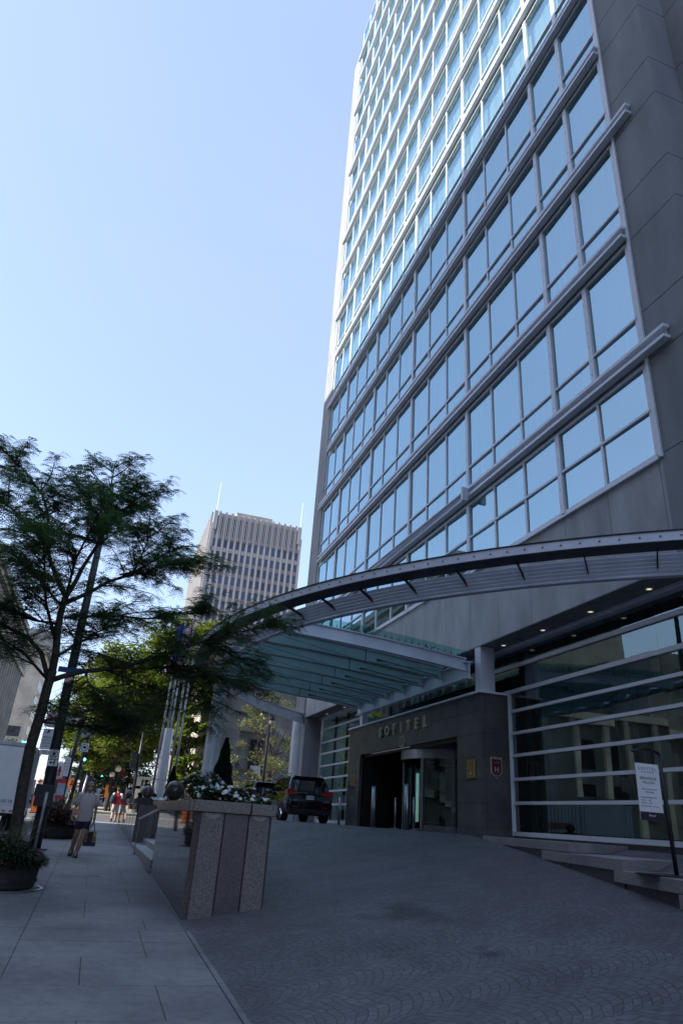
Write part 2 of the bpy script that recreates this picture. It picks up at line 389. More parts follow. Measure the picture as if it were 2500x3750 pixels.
# ------------------------------------------------------------------ front stairs beside the drive
mat('shadow_gap', (.05, .047, .048), .9)
FL = lambda y: 9.25-(16.2-y)*.28022                                # flank line of the stairs
stair = thing('stairs', 'wide grey granite steps rising beside the cobbled driveway to the glass wall', 'stairs', (9, 9, 1))
lv = [(1.632, 16.2, 10.64, (11.9, 13.2)), (1.470, 12.0, 8.69, (11.0, 11.05)), (1.325, 9.0, 5.6, (12.0, 5.6)), (1.165, 7.3, 4.2, (12.0, 4.2))]
for i, (z, ya, yb, far) in enumerate(lv):
    p = [(FL(ya), ya), (FL(yb), yb), far, (12.0, max(far[1], yb)), (12.0, 16.2)]
    if i > 0: p = [(FL(ya), ya), (FL(yb), yb), far, (12, ya)]
    cx = sum(q[0] for q in p)/len(p)
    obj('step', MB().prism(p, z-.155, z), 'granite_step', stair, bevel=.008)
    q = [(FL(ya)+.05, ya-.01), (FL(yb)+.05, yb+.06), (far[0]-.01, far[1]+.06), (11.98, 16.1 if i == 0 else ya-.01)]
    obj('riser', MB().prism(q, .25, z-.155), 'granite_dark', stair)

# ------------------------------------------------------------------ planter walls along the pavement
def block(mb, x0, x1, y0, y1, z0, z1): mb.box(x0, x1, y0, y1, z0, z1)
def planter(name, label, loc): return thing(name, label, 'planter', loc)
P1 = planter('stone_planter', 'nearest polished granite planter box at the mouth of the driveway', (2.2, 14, .3))
cap = MB()
xs_ = [1.46, 2.35, 2.76]
for a, b in zip(xs_, xs_[1:]): cap.box(a+.004, b-.004, 11.10, 11.55, 1.685, 1.85)
for a, b in ((11.56, 12.9), (12.9, 14.4), (14.4, 15.9), (15.9, 17.32)):
    cap.box(1.46, 1.9, a+.004, b-.004, 1.685, 1.85); cap.box(2.45, 2.76, a+.004, b-.004, 1.685, 1.85)
cap.box(1.91, 2.44, 16.95, 17.32, 1.685, 1.85)
obj('coping', cap, 'granite_coping', P1, bevel=.012)
# front: three vertical slabs, the outer ones with scalloped chamfers top and bottom
def front_slab(x0, x1, y, z0, z1, m, scal):
    mb = MB(); c = .035
    mb.prism([(x0+.003, y+.012), (x0+.003+c*.3, y), (x1-.003-c*.3, y), (x1-.003, y+.012), (x1-.003, y+.3), (x0+.003, y+.3)], z0, z1)
    o = obj('front_slab', mb, m, P1)
    if scal:
        for zc, sgn, mm in ((z1-.001, -1, 'granite_light_rough'), (z0+.001, 1, 'granite_scallop_dark')):  # upper scallops lighter, lower ones darker than the slab
            h = (x1-x0)*.34; xm = (x0+x1)/2; pts = []
            for k in range(13):
                a = math.pi*k/12; pts.append((xm+h*math.cos(a), zc+sgn*h*.62*math.sin(a)))
            s2 = MB().ext(pts if sgn > 0 else pts[::-1], lambda u, v: (u, y-.003, v), lambda u, v: (u, y+.05, v))
            obj('scallop', s2, mm, o)
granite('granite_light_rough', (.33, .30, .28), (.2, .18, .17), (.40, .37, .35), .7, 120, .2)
granite('granite_scallop_dark', (.075, .064, .055), (.04, .034, .03), (.11, .095, .085), .4, 120, .3)
front_slab(1.60, 1.96, 11.15, .18, 1.68, 'granite_light', True)
front_slab(1.96, 2.34, 11.165, .18, 1.68, 'granite_dark', False)
front_slab(2.34, 2.67, 11.15, .26, 1.68, 'granite_light', True)
sd_ = MB()
for a, b in ((11.28, 12.5), (12.5, 13.7), (13.7, 14.9), (14.9, 16.1), (16.1, 17.2)): sd_.box(1.53, 1.9, a+.004, b-.004, .1, 1.68)
obj('side_slab', sd_, 'granite_polished', P1, bevel=.004)
obj('corner_slab', MB().prism([(1.53, 11.275), (1.598, 11.165), (1.598, 11.5), (1.535, 11.5)], .1, 1.68), 'granite_light', P1)
s3 = MB()
for a, b in ((11.28, 12.7), (12.7, 14.2), (14.2, 15.7), (15.7, 17.2)): s3.box(2.5, 2.72, a+.004, b-.004, .2, 1.68)
s3.prism([(2.672, 11.165), (2.72, 11.275), (2.72, 11.5), (2.672, 11.5)], .2, 1.68)
s3.box(1.9, 2.5, 16.95, 17.2, .2, 1.68)
obj('side_slab', s3, 'granite_light', P1)
mat('soil', (.035, .025, .018), .95)
obj('soil', MB().box(1.9, 2.5, 11.5, 16.95, .3, 1.72), 'soil', P1)

P2 = planter('stone_planter', 'long granite planter wall beyond the stair opening, stretching to the crossing', (2.2, 30, .6))
cap = MB(); body = MB(); lb = MB()
ys_ = [25.5, 27.4, 29.3, 31.2, 33.1, 35.0, 36.9, 38.8, 40.4]
for a, b in zip(ys_, ys_[1:]):
    cap.box(1.44, 1.95, a+.004, b-.004, 1.82+(a-25.5)*.0075, 1.99+(a-25.5)*.0075)
    body.box(1.53, 1.9, a+.09, b-.09, .3, 1.818+(a-25.5)*.0075); obj('pilaster', MB().box(1.56, 1.88, a-.085, a+.085, .3, 1.8+(a-25.5)*.0075), 'granite_dark', P2)
cap.box(1.96, 2.6, 25.5, 26, 1.82, 1.99)
obj('coping', cap, 'granite_polished', P2); obj('side_slab', body, 'granite_polished', P2)
e = MB(); e.box(1.56, 2.1, 25.55, 25.75, .4, 1.818); obj('end_slab', e, 'granite_light', P2)
e = MB(); e.box(2.11, 4.6, 25.62, 25.8, .4, 1.818); e.box(4.6, 4.85, 25.62, 38, .4, 1.9); e.box(1.95, 4.6, 38, 38.3, .5, 1.9); obj('inner_wall', e, 'granite_dark', P2)
obj('soil', MB().box(1.95, 4.6, 26, 38, .5, 1.80), 'soil', P2)
# stair between the two planters
S2 = thing('stairs', 'short flight of pale granite steps from the pavement up between two planters', 'stairs', (2.5, 21, .5))
for i in range(4):
    y0 = 17.24; y1 = 25.5 if i == 0 else 25.54
    x0 = 1.50+i*.36
    obj('step', MB().box(x0, x0+.40 if i < 3 else 3.0, y0, y1, .42 if i == 0 else .5+.15*(i-1), .66+.15*i), 'granite_step', S2, bevel=.006)
# stone balls
for y, r, z, lab in ((17.15, .215, 1.85, 'large polished granite ball on the end of the nearest planter'), (25.72, .2, 1.99, 'polished granite ball on the near end of the long planter wall'), (38.9, .21, 2.10, 'farthest granite ball, just right of the walker in red')):
    b = thing('stone_ball', lab, 'stone ball', (1.78, y, z), 'granite balls on the planter walls')
    obj('ball', MB().ball((1.78, y, z+.035+r), r, 28), 'granite_polished', b, smooth=True)
    obj('foot', MB().box(1.60, 1.96, y-.18, y+.18, z, z+.05), 'granite_polished', b)
# handrail
hr = thing('handrail', 'flat steel handrail sloping down beside the small steps', 'handrail', (1.45, 21.5, .5))
rail = MB(); a0, a1 = Vector((1.42, 22.0, 1.42)), Vector((1.52, 17.3, 1.70))
rail.loft([[p+Vector(q) for q in ((-.03, 0, -.012), (.03, 0, -.012), (.03, 0, .012), (-.03, 0, .012))] for p in (a0, a1)])
obj('rail', rail, 'bright_steel', hr)
po = MB(); po.cyl(1.42, 22.4-.55, .5, 1.41, .014, n=8); po.cyl(1.42, 21.78, .5, 1.41, .014, n=8); po.cyl(1.42, 21.82, .5, .53, .06, n=12); obj('post', po, 'steel', hr)
# ================================================================== hotel
K = .93; EZ = 1.65; W0 = 9.3
Y0 = 9.12; BAY = 1.531; NB = 16; Y1 = Y0+BAY*NB
NF = 16
T = [9.80]+[12.22+3.482*i for i in range(NF-1)]                     # transoms
SILL = [8.73]+[t-.72 for t in T[1:]]
HEAD = [10.90]+[t+2.17 for t in T[1:]]
TOP = HEAD[-1]+.7
H = thing('hotel_tower', 'tall hotel tower with rows of blue reflecting windows and pale sun shades', 'building', (9.3, 9, 1.6))
mat('core_dark', (.05, .055, .06), .9)
obj('core', MB().box(10.3, 30, 7.7, 35.2, 6.6, TOP-.05), 'core_dark', H)
def curtain_mat():
    m = bpy.data.materials.new('curtain'); m.use_nodes = True
    t = m.node_tree; n = t.nodes; b = n['Principled BSDF']; L = t.links.new
    tc = n.new('ShaderNodeTexCoord'); mp = n.new('ShaderNodeMapping'); mp.inputs['Scale'].default_value = (1, 3.2, .10); L(tc.outputs['Object'], mp.inputs[0])
    nz = n.new('ShaderNodeTexNoise'); nz.inputs['Scale'].default_value = 1.2; nz.inputs['Detail'].default_value = 3; L(mp.outputs[0], nz.inputs[0])
    rp = n.new('ShaderNodeValToRGB'); rp.color_ramp.elements[0].position = .35; rp.color_ramp.elements[1].position = .66
    rp.color_ramp.elements[0].color = (.48, .54, .55, 1); rp.color_ramp.elements[1].color = (.80, .86, .84, 1)
    L(nz.outputs[0], rp.inputs[0]); L(rp.outputs[0], b.inputs['Base Color']); b.inputs['Roughness'].default_value = .9
    MATS['curtain'] = m
curtain_mat()
rnd = random.Random(5)
for i in range(NF):                                                 # one gathered curtain run per storey
    cu = MB(); y = Y0+.05; pts = []
    while y < Y1-.05: pts.append((9.62+rnd.uniform(-.035, .035), y)); y += rnd.uniform(.10, .32)
    z0, z1 = SILL[i]-.05, HEAD[i]+.08
    cu.add([(x, y, z0) for x, y in pts]+[(x, y, z1) for x, y in pts], [(j, j+1, len(pts)+j+1, len(pts)+j) for j in range(len(pts)-1)])
    obj('curtain', cu, 'curtain', H, smooth=True)
# windows: each bay of each storey, two panes
ws = []
for i in range(NF):
    for j in range(NB):
        yc = Y0+BAY*(j+.5); ws.append(((Vector((9.3, yc, T[i]))-Vector((0, 0, 1.65))).length, i, j))
ws.sort()
rest = MB()
def panes(mb, i, j):
    ya, yb = Y0+BAY*j+.03, Y0+BAY*(j+1)-.03
    t = rnd.uniform(-.012, .012)
    for a, b in ((SILL[i]+.03, T[i]-.025), (T[i]+.025, HEAD[i]-.02)):
        mb.add([(9.338+t, ya, a), (9.338, yb, a), (9.338, yb, b), (9.338+t*1.3, ya, b)], [(0, 3, 2, 1)])
for k, (d, i, j) in enumerate(ws):
    if k < 100:
        mb = MB(); panes(mb, i, j); obj('window', mb, 'glass_upper', H)
    else: panes(rest, i, j)
obj('window', rest, 'glass_upper', H, kind='stuff')
# mullions and transoms
fr_ = MB(); thick = MB(); riv = MB()
for i in range(NF):
    for j in range(NB+1):
        y = Y0+BAY*j
        is_thick = (j % 3 == 2) or (j == 1 and i > 0)
        if j in (0, NB): fr_.box(9.30, 9.40, y-.05, y+.05, SILL[i]-.02, HEAD[i]+.03)
        elif is_thick:
            pass
        else: fr_.box(9.30, 9.40, y-.036, y+.036, SILL[i]-.02, HEAD[i]+.02)
    ya, yb = Y0, Y1
    fr_.box(9.285, 9.395, ya, yb, T[i]-.028, T[i]+.028)
    fr_.box(9.292, 9.395, ya, yb, SILL[i]-.06, SILL[i]+.035)
    fr_.box(9.292, 9.395, ya, yb, HEAD[i]-.03, HEAD[i]+.05)
obj('window_frame', fr_, 'frame_paint', H)
for j in range(1, NB):
    tk_ = MB()
    for i in range(NF):
        if (j % 3 == 2) or (j == 1 and i > 0): tk_.box(9.27, 9.40, Y0+BAY*j-.075, Y0+BAY*j+.075, SILL[i]-.02, HEAD[i]+.02)
    if tk_.v: obj('mullion', tk_, 'frame_paint', H)
for i in range(5):
    for j in range(1, 9):
        if (j % 3 == 2) or (j == 1 and i > 0):
            z = SILL[i]+.2
            while z < HEAD[i]: riv.box(9.262, 9.272, Y0+BAY*j-.008, Y0+BAY*j+.008, z-.008, z+.008); z += .42
obj('rivet', riv, 'dark_metal', H, kind='stuff')
# spandrels and sun shades
mat('spandrel_mat', (.36, .39, .44), .4, .2)
spn = MB()
for i in range(NF-1): spn.box(9.325, 9.44, Y0, Y1, HEAD[i]+.05, SILL[i+1]-.06)
obj('spandrel', spn, 'spandrel_mat', H)
for i in range(1, NF):
    zc = HEAD[i-1]
    long = i % 2 == 1
    ya = 8.3 if long else 9.02; yb = (Y1+.45) if long else (Y1-.35)
    sh = MB()
    x0 = 9.10
    ys2 = [ya]+[y for y in (Y0+BAY*j for j in (2, 5, 8, 11, 14))]+[yb]
    for a, b in zip(ys2, ys2[1:]):
        sh.box(x0+.03, 9.28, a+.004, b-.004, zc+.41, zc+.49)
        sh.box(x0, 9.285, a+.004, b-.004, zc+.14, zc+.215)
    sh.box(9.26, 9.325, ya+.08, yb-.08, zc+.20, zc+.45)
    obj('sun_shade', sh, 'canopy_paint' if False else 'frame_paint', H)
# concrete
cw = MB(); cr = MB(); cl_ = MB()
JN = [6.39-1.65, 9.305, 10.581, 12.747, 14.05, 16.20, 17.51, 19.69, 21.0, 23.16, 24.48, 26.64, 27.96, 30.1, 31.4, 33.6, 34.9, 37.05, 38.4, 40.5, 41.9, 44, 45.3, 47.5, 48.8, 51, 52.3, 54.5, 55.7, 58, 59.2, 61.4, 62.7]
JN = [z+1.65 for z in JN]
JN[0] = 8.70
JN.append(TOP)
for a, b in zip(JN, JN[1:]):
    cw.box(9.30, 10.15, 7.57, 9.02, a+.007, b-.007)
    cr.box(10.15, 12.5, 4.5, 7.60, a+.007, b-.007)
cw.box(9.30, 10.15, 7.57, 9.02, 6.41, 8.693)
for a, b in zip(JN, JN[1:]):
    if b < TOP-2: cl_.box(9.24, 10.3, Y1+.06, 35.4, a+.007, b-.007)
cl_.box(9.24, 10.3, Y1+.06, 35.4, 6.41, 8.693)
for q in (cw, cr, cl_): obj('concrete_wall', q, 'concrete', H, bevel=.01)
obj('wall_joint', MB().box(9.33, 10.1, 7.61, 9.0, 6.45, TOP-.1).box(9.27, 10.25, Y1+.1, 35.36, 6.45, TOP-3), 'joint_bed', H)
# edge trim beside the glazing
obj('edge_trim', MB().box(9.25, 9.40, 8.965, 9.008, 8.62, TOP).box(9.27, 9.40, 9.025, 9.06, 8.64, TOP).box(9.24, 9.40, 9.062, Y1, 8.60, 8.64).box(9.27, 9.40, 9.01, Y1, 8.645, 8.668), 'frame_paint', H)
# fascia of vertical panels over the entrance front
fa = MB(); ys3 = [-3.1+BAY*j for j in range(-2, 25)]
ys3 = [Y0+BAY*j for j in range(-9, 16)]
for a, b in zip(ys3, ys3[1:]): fa.box(9.31, 9.7, a+.006, b-.006, 6.39, 8.598)
fa.box(9.31, 9.7, ys3[-1]+.006, 33.7, 6.39, 8.598)
obj('fascia_panel', fa, 'concrete_fascia', H, bevel=.006)
obj('fascia_back', MB().box(9.35, 9.75, -4.5, 33.65, 6.42, 8.59), 'joint_bed', H)
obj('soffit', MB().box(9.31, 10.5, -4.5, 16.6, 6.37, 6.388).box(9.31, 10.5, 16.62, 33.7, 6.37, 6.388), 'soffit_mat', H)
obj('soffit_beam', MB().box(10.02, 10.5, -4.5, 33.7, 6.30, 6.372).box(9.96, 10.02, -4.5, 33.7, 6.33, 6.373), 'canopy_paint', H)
mat('lamp_glow', (.9, .8, .6), .4, emit=(1, .8, .5), estr=.35)
for y in (15.8, 13.97, 12.14, 10.31, 31.5, 29.0):
    d = obj('downlight', MB().lathe((9.78, y, 6.352), [(.085, .02), (.085, 0), (.06, 0), (.055, .018)], 18), 'frame_paint', H)
    obj('bulb', MB().lathe((9.78, y, 6.360), [(.001, 0), (.05, 0), (.05, .008), (.001, .008)], 12), 'lamp_glow', d)
obj('speaker_grille', MB().lathe((9.78, 15.1, 6.352), [(.001, 0), (.17, 0), (.17, .02), (.001, .02)], 24), 'soffit_mat', H)
# white diagonal tie of the neighbouring bays
obj('hanger_rod', MB().tube([(8.97, 16.6, 11.14), (8.97, 27, 11.3)], .05, 8).box(8.93, 9.12, 16.46, 16.56, 10.90, 11.34), 'canopy_paint', H)
# street-level glass walls
XG = 10.2
BZ = [2.434, 2.997, 3.576, 4.129, 4.697, 5.216, 5.83]
def wall(ya, yb, post_ys, name='shop_window', bars=BZ, zt=6.30):
    zz = [1.80]+bars+[zt]; ps = [ya]+post_ys+[yb]
    for a, b in zip(ps, ps[1:]):
        g_ = MB()
        for c, d in zip(zz, zz[1:]):
            t = rnd.uniform(-.004, .004)
            g_.add([(XG+.03+t, a, c), (XG+.03, b, c), (XG+.03-t, b, d), (XG+.03, a, d)], [(0, 3, 2, 1)])
        obj(name, g_, 'glass_shop', H)
    br = MB()
    for z in bars: br.box(XG-.03, XG+.035, ya, yb, z-.037, z+.037)
    br.box(XG-.06, XG+.05, ya, yb, 1.68, 1.78)
    obj('glazing_bar', br, 'frame_paint', H)
    po_ = MB()
    for y in post_ys: po_.box(XG+.05, XG+.16, y-.03, y+.03, 1.8, zt)
    obj('glazing_post', po_, 'dark_metal', H)
wall(-4, 16.30, [-2.4, -.8, .75, 2.3, 3.85, 5.4, 6.95, 8.5, 10.75, 12.25, 13.73, 15.3], bars=BZ[:5])
wall(-4, 17.7, [-2.4, -.8, .75, 2.3, 3.85, 5.4, 6.95, 8.5, 10.75, 12.25, 13.73, 15.3, 16.6], bars=[5.83], zt=6.30) if False else None
up_ = MB(); up_.box(XG-.03, XG+.035, -4, 17.9, 5.216-.05, 5.216+.05); up_.box(XG-.03, XG+.035, -4, 17.9, 5.83, 5.93)
obj('glazing_bar', up_, 'frame_paint', H)
g_ = MB()
for a, b in ((16.3, 17.1), (17.1, 17.9)): g_.quad((XG+.03, a, 5.25), (XG+.03, a, 6.3), (XG+.03, b, 6.3), (XG+.03, b, 5.25))
obj('shop_window', g_, 'glass_shop', H)
obj('end_post', MB().box(XG-.08, XG+.06, 16.24, 16.36, 1.68, 5.2), 'frame_paint', H); obj('end_post', MB().box(9.92, 10.3, 9.05, 9.25, 1.68, 6.3), 'frame_paint', H)
obj('plinth', MB().box(XG-.04, XG+.3, -4, 16.2, 1.3, 1.679), 'granite_dark', H)
wall(26.6, 33.5, [28.2, 29.9, 31.6])
# pier and round column at the far corner
obj('pier', MB().box(9.3, 10.15, 33.52, 34.2, 1.2, 3.1).box(9.3, 10.15, 33.52, 34.2, 3.115, 6.37), 'concrete', H)
obj('round_column', MB().cyl(9.22, 34.6, .9, 2.98, .28, n=28).cyl(9.22, 34.6, 3.0, 6.38, .27, n=28), 'white_metal', H, smooth=False)
text('1155', .42, (9.12, 34.3, 2.62), 'house_number', 'gold_letter', H, ext=.02, bold=.012)
# room behind the street-level glass
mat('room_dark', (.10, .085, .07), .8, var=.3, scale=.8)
mat('room_floor', (.12, .10, .085), .3)
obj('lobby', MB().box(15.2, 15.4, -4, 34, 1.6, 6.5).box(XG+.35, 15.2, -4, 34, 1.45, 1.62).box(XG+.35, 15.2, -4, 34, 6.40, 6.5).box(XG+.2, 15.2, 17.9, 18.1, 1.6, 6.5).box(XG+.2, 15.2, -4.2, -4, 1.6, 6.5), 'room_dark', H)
cu = MB()
for a, b in ((9.9, 10.5), (12.1, 12.6), (15.5, 16.2), (7, 7.5)):
    pts = [(XG+.5+.05*math.sin(k*1.9), a+(b-a)*k/12) for k in range(13)]
    cu.add([(x, y, 1.7) for x, y in pts]+[(x, y, 6.2) for x, y in pts], [(j, j+1, 14+j, 13+j) for j in range(12)])
mat('drape', (.34, .37, .34), .9); obj('drape', cu, 'drape', H)
il = MB()
for x, y in ((12.5, 12), (12.6, 14.6), (13.8, 10.6), (12.4, 8.6), (14, 13.2)): il.box(x-.06, x+.06, y-.06, y+.06, 6.34, 6.36)
obj('ceiling_lamp', il, 'lamp_glow', H)
il = MB()
il.ball((14.6, 13.2, 4.0), .12, 10); il.ball((14.6, 11.9, 3.85), .10, 10)
obj('wall_lamp', il, 'lamp_glow', H)

# ------------------------------------------------------------------ entrance block (part of the hotel)
B = obj('entrance_block', MB().box(9.36, XG, 16.32, 16.4, 1.2, 5.0), 'granite_wall', H)
def stones(mb, ya, yb, za, zb, x=9.3, cuts=(), zc=()):
    ys4 = [ya]+[c for c in cuts if ya < c < yb]+[yb]; zs4 = [za]+[c for c in zc if za+.05 < c < zb-.05]+[zb]
    for a, b in zip(ys4, ys4[1:]):
        for c, d in zip(zs4, zs4[1:]): mb.box(x, x+.12, a+.005, b-.005, c+.005, d-.005)
ZC = [1.81, 2.38, 2.925, 3.5, 4.08, 4.65]
bl = MB()
stones(bl, 16.25, 17.60, 1.3, 5.10, cuts=(), zc=ZC)
stones(bl, 17.60, 25.35, 4.09, 5.10, cuts=(18.5, 20.2, 21.7, 23.2, 24.5), zc=[4.65])
stones(bl, 25.35, 26.65, 1.3, 5.10, cuts=(), zc=ZC)
for a, b in zip([1.3]+ZC, ZC+[5.10]): bl.box(9.425, XG-.03, 16.25, 16.35, a+.005, b-.005)
for a, b in zip([1.3]+ZC, ZC+[5.10]): bl.box(9.425, XG, 26.55, 26.65, a+.005, b-.005)
obj('stone_cladding', bl, 'granite_wall', B)
obj('stone_backing', MB().box(9.33, 9.41, 16.28, 17.57, 1.3, 5.09).box(9.33, 9.41, 25.38, 26.6, 1.3, 5.09).box(9.33, 9.41, 17.56, 25.4, 4.12, 5.09).box(9.43, XG-.05, 16.27, 16.34, 1.3, 5.09), 'shadow_gap', B)
obj('ledge_trim', MB().box(9.22, 9.5, 16.18, 26.72, 5.105, 5.16).box(9.5, XG-.08, 16.18, 16.45, 5.105, 5.16), 'frame_paint', B)
obj('top_deck', MB().box(9.5, XG+.3, 16.46, 26.6, 5.05, 5.10), 'shadow_gap', B)
obj('corner_post', MB().box(9.32, 9.75, 16.26, 16.56, 5.162, 6.368), 'canopy_paint', B); obj('corner_post', MB().box(9.36, 9.6, 25.5, 25.75, 5.162, 6.368), 'canopy_paint', B)
obj('back_glass', MB().quad((10.1, 17.9, 5.16), (10.1, 17.9, 6.36), (10.1, 26.6, 6.36), (10.1, 26.6, 5.16)), 'glass_shop', B)
# dark recess with polished side wall
mat('black_polished', (.014, .012, .014), .4, var=.3, scale=2)
obj('recess_wall', MB().box(9.45, 12.2, 25.3, 25.42, 1.5, 4.1).box(11.9, 12.0, 21.6, 25.3, 1.5, 4.1).box(9.45, 12.2, 17.5, 17.6, 1.5, 4.1).box(9.45, 12.2, 17.6, 25.3, 4.0, 4.08).box(11.95, 12.05, 17.6, 21.6, 1.5, 4.1), 'black_polished', B)
obj('recess_floor', MB().box(9.30, 12.2, 17.6, 25.3, 1.5, 1.636), 'granite_dark', B)
# revolving door
D = thing('revolving_door', 'curved glass revolving door with polished steel rim in the dark entrance recess', 'door', (11.1, 21.35, 1.64))
cx_, cy_, rr_ = 11.15, 21.35, 1.75
arc = [R(a) for a in range(110, 313, 7)]
def ring_band(mb, r0, r1, z0, z1, angs):
    P = lambda r, a, z: (cx_+r*math.cos(a), cy_+r*math.sin(a), z)
    mb.loft([[P(r0, a, z0), P(r1, a, z0), P(r1, a, z1), P(r0, a, z1)] for a in angs])
mb = MB(); ring_band(mb, rr_-.06, rr_, 3.72, 4.0, arc); obj('top_rim', mb, 'steel', D, smooth=False)
mb = MB(); ring_band(mb, rr_-.05, rr_, 1.64, 1.80, [R(a) for a in range(210, 313, 6)]); obj('base_rim', mb, 'steel', D)
mb = MB()
for a in (112, 135, 210, 255, 300):
    x, y = cx_+rr_*math.cos(R(a)), cy_+rr_*math.sin(R(a)); mb.box(x-.03, x+.03, y-.035, y+.035, 1.64, 3.72)
obj('door_post', mb, 'steel', D)
mb = MB(); P = lambda a, z: (cx_+(rr_-.02)*math.cos(a), cy_+(rr_-.02)*math.sin(a), z)
for rg in ((210, 301), (112, 136)):
    aa = [R(a) for a in range(rg[0], rg[1], 6)]
    mb.add([P(a, 1.8) for a in aa]+[P(a, 3.72) for a in aa], [(i, i+1, len(aa)+i+1, len(aa)+i) for i in range(len(aa)-1)])
obj('curved_glass', mb, 'glass_shop', D)
for q in (25, 115, 205, 295):
    a = R(q); mb = MB(); ex, ey = cx_+1.65*math.cos(a), cy_+1.65*math.sin(a)
    mb.quad((cx_, cy_, 1.9), (ex, ey, 1.9), (ex, ey, 3.6), (cx_, cy_, 3.6)); wg = obj('wing', mb, 'glass_shop', D)
    f_ = MB().tube([(ex, ey, 1.66), (ex, ey, 3.68), (cx_, cy_, 3.68), (cx_, cy_, 1.68), (ex, ey, 1.68)], .028, 6); obj('wing_frame', f_, 'steel', wg)
mat('lobby_glow', (.8, .5, .2), .5, emit=(1, .55, .2), estr=1.2)
obj('lobby_lamp', MB().ball((11.7, 21.4, 3.5), .05, 8), 'lobby_glow', D)
# letters and emblem
LT = thing('sign_letters', 'raised metal letters spelling SOFITEL over the entrance', 'sign', (9.25, 21.3, 4.65))
for i, ch in enumerate('SOFITEL'):
    text(ch, .46, (9.25, 23.2-i*.605, 4.69), 'letter', 'gold_letter', LT, WALL, ext=.035, bold=.016)
EM = thing('emblem', 'small emblem of interlocked rings below the entrance letters', 'emblem', (9.25, 21.3, 4.2))
for dy in (-.07, .07):
    pts = [(9.27, 21.35+dy+.13*math.cos(a), 4.25+.16*math.sin(a)) for a in [2*math.pi*k/20 for k in range(20)]]
    mb = MB(); rings = []
    for k in range(20):
        a = 2*math.pi*k/20; c = Vector(pts[k]); rd = Vector((0, math.cos(a), math.sin(a)))
        rings.append([c+rd*.018+Vector((-.02, 0, 0)), c+rd*.018+Vector((.02, 0, 0)), c-rd*.018+Vector((.02, 0, 0)), c-rd*.018+Vector((-.02, 0, 0))])
    mb.loft(rings, closed=True); obj('ring', mb, 'gold_letter', EM)
# plaques
for y, z, wd, ht, lab in ((16.79, 3.2, .42, .46, 'brass plaque on the stone right of the revolving door'), (25.98, 3.2, .42, .46, 'brass plaque on the narrow stone pier left of the dark recess')):
    t = thing('wall_plaque', lab, 'plaque', (9.3, y, z), 'brass plaques')
    obj('plate', MB().box(9.26, 9.299, y-wd/2, y+wd/2, z-ht/2, z+ht/2), 'brass', t, bevel=.006)
    obj('boss', MB().ball((9.25, y-.02, z-.13), .03, 10), 'steel', t)
    obj('engraving', MB().box(9.2575, 9.2602, y-.12, y+.12, z+.10, z+.112).box(9.2575, 9.2602, y-.15, y+.15, z-.02, z-.01), 'ink', t)
mat('crest_purple', (.10, .012, .045), .4); mat('crest_cream', (.60, .50, .38), .5)
CR = thing('shield_sign', 'burgundy shield sign with a script letter H and five stars', 'sign', (9.7, 16.24, 3.25))
SH = lambda g_: [(9.54+g_, 3.49-g_), (9.86-g_, 3.49-g_), (9.86-g_, 3.12+g_*.3), (9.70, 2.98+g_*1.3), (9.54+g_, 3.12+g_*.3)]
for g_, y, mm, nm in ((0, 16.215, 'crest_cream', 'border'), (.018, 16.208, 'crest_purple', 'field')):
    obj(nm, MB().ext(SH(g_)[::-1], lambda u, v, y=y: (u, y, v), lambda u, v: (u, 16.245, v)), mm, CR)
text('H', .19, (9.70, 16.205, 3.19), 'letter', 'crest_cream', CR, ext=.002)
text('*****', .085, (9.70, 16.205, 3.435), 'star', 'crest_cream', CR, space=1.2)
text('HOTELLERIE', .028, (9.70, 16.205, 3.37), 'lettering', 'crest_cream', CR); text('Quebec', .03, (9.70, 16.205, 3.06), 'lettering', 'crest_cream', CR)
# bollards
BO = thing('bollard', 'tall steel tube bollard in front of the dark recess', 'bollard', (8.8, 22.45, 1.63), 'steel bollards at the entrance')
obj('tube', MB().cyl(8.8, 22.45, 1.6, 2.85, .085, n=20), 'steel', BO, smooth=True); obj('cap', MB().cyl(8.8, 22.45, 2.85, 2.87, .09, n=20), 'steel', BO)
copy_tree(BO, (8.8, 19.8, 1.63), 'tall steel tube bollard in front of the revolving door')
BO = thing('queue_post', 'thin steel barrier post on a disc foot, left of the revolving door', 'post', (9.22, 21.62, 1.64), 'thin barrier posts')
obj('pole', MB().cyl(9.22, 21.62, 1.66, 2.5, .03, n=12), 'steel', BO, smooth=True); obj('foot', MB().lathe((9.22, 21.62, 1.64), [(.16, 0), (.16, .015), (.03, .03)], 20), 'steel', BO)
obj('cap', MB().ball((9.22, 21.62, 2.51), .04, 10), 'steel', BO)
copy_tree(BO, (9.22, 20.22, 1.64), 'thin steel barrier post on a disc foot, right in front of the door glass')
b3 = thing('bollard', 'slim steel bollard beside the black car, left of the entrance block', 'bollard', (9.08, 26.75, 1.63))
obj('tube', MB().cyl(9.08, 26.75, 1.6, 2.66, .045, n=14), 'steel', b3, smooth=True); obj('cap', MB().box(9.02, 9.14, 26.70, 26.80, 2.66, 2.69), 'steel', b3)
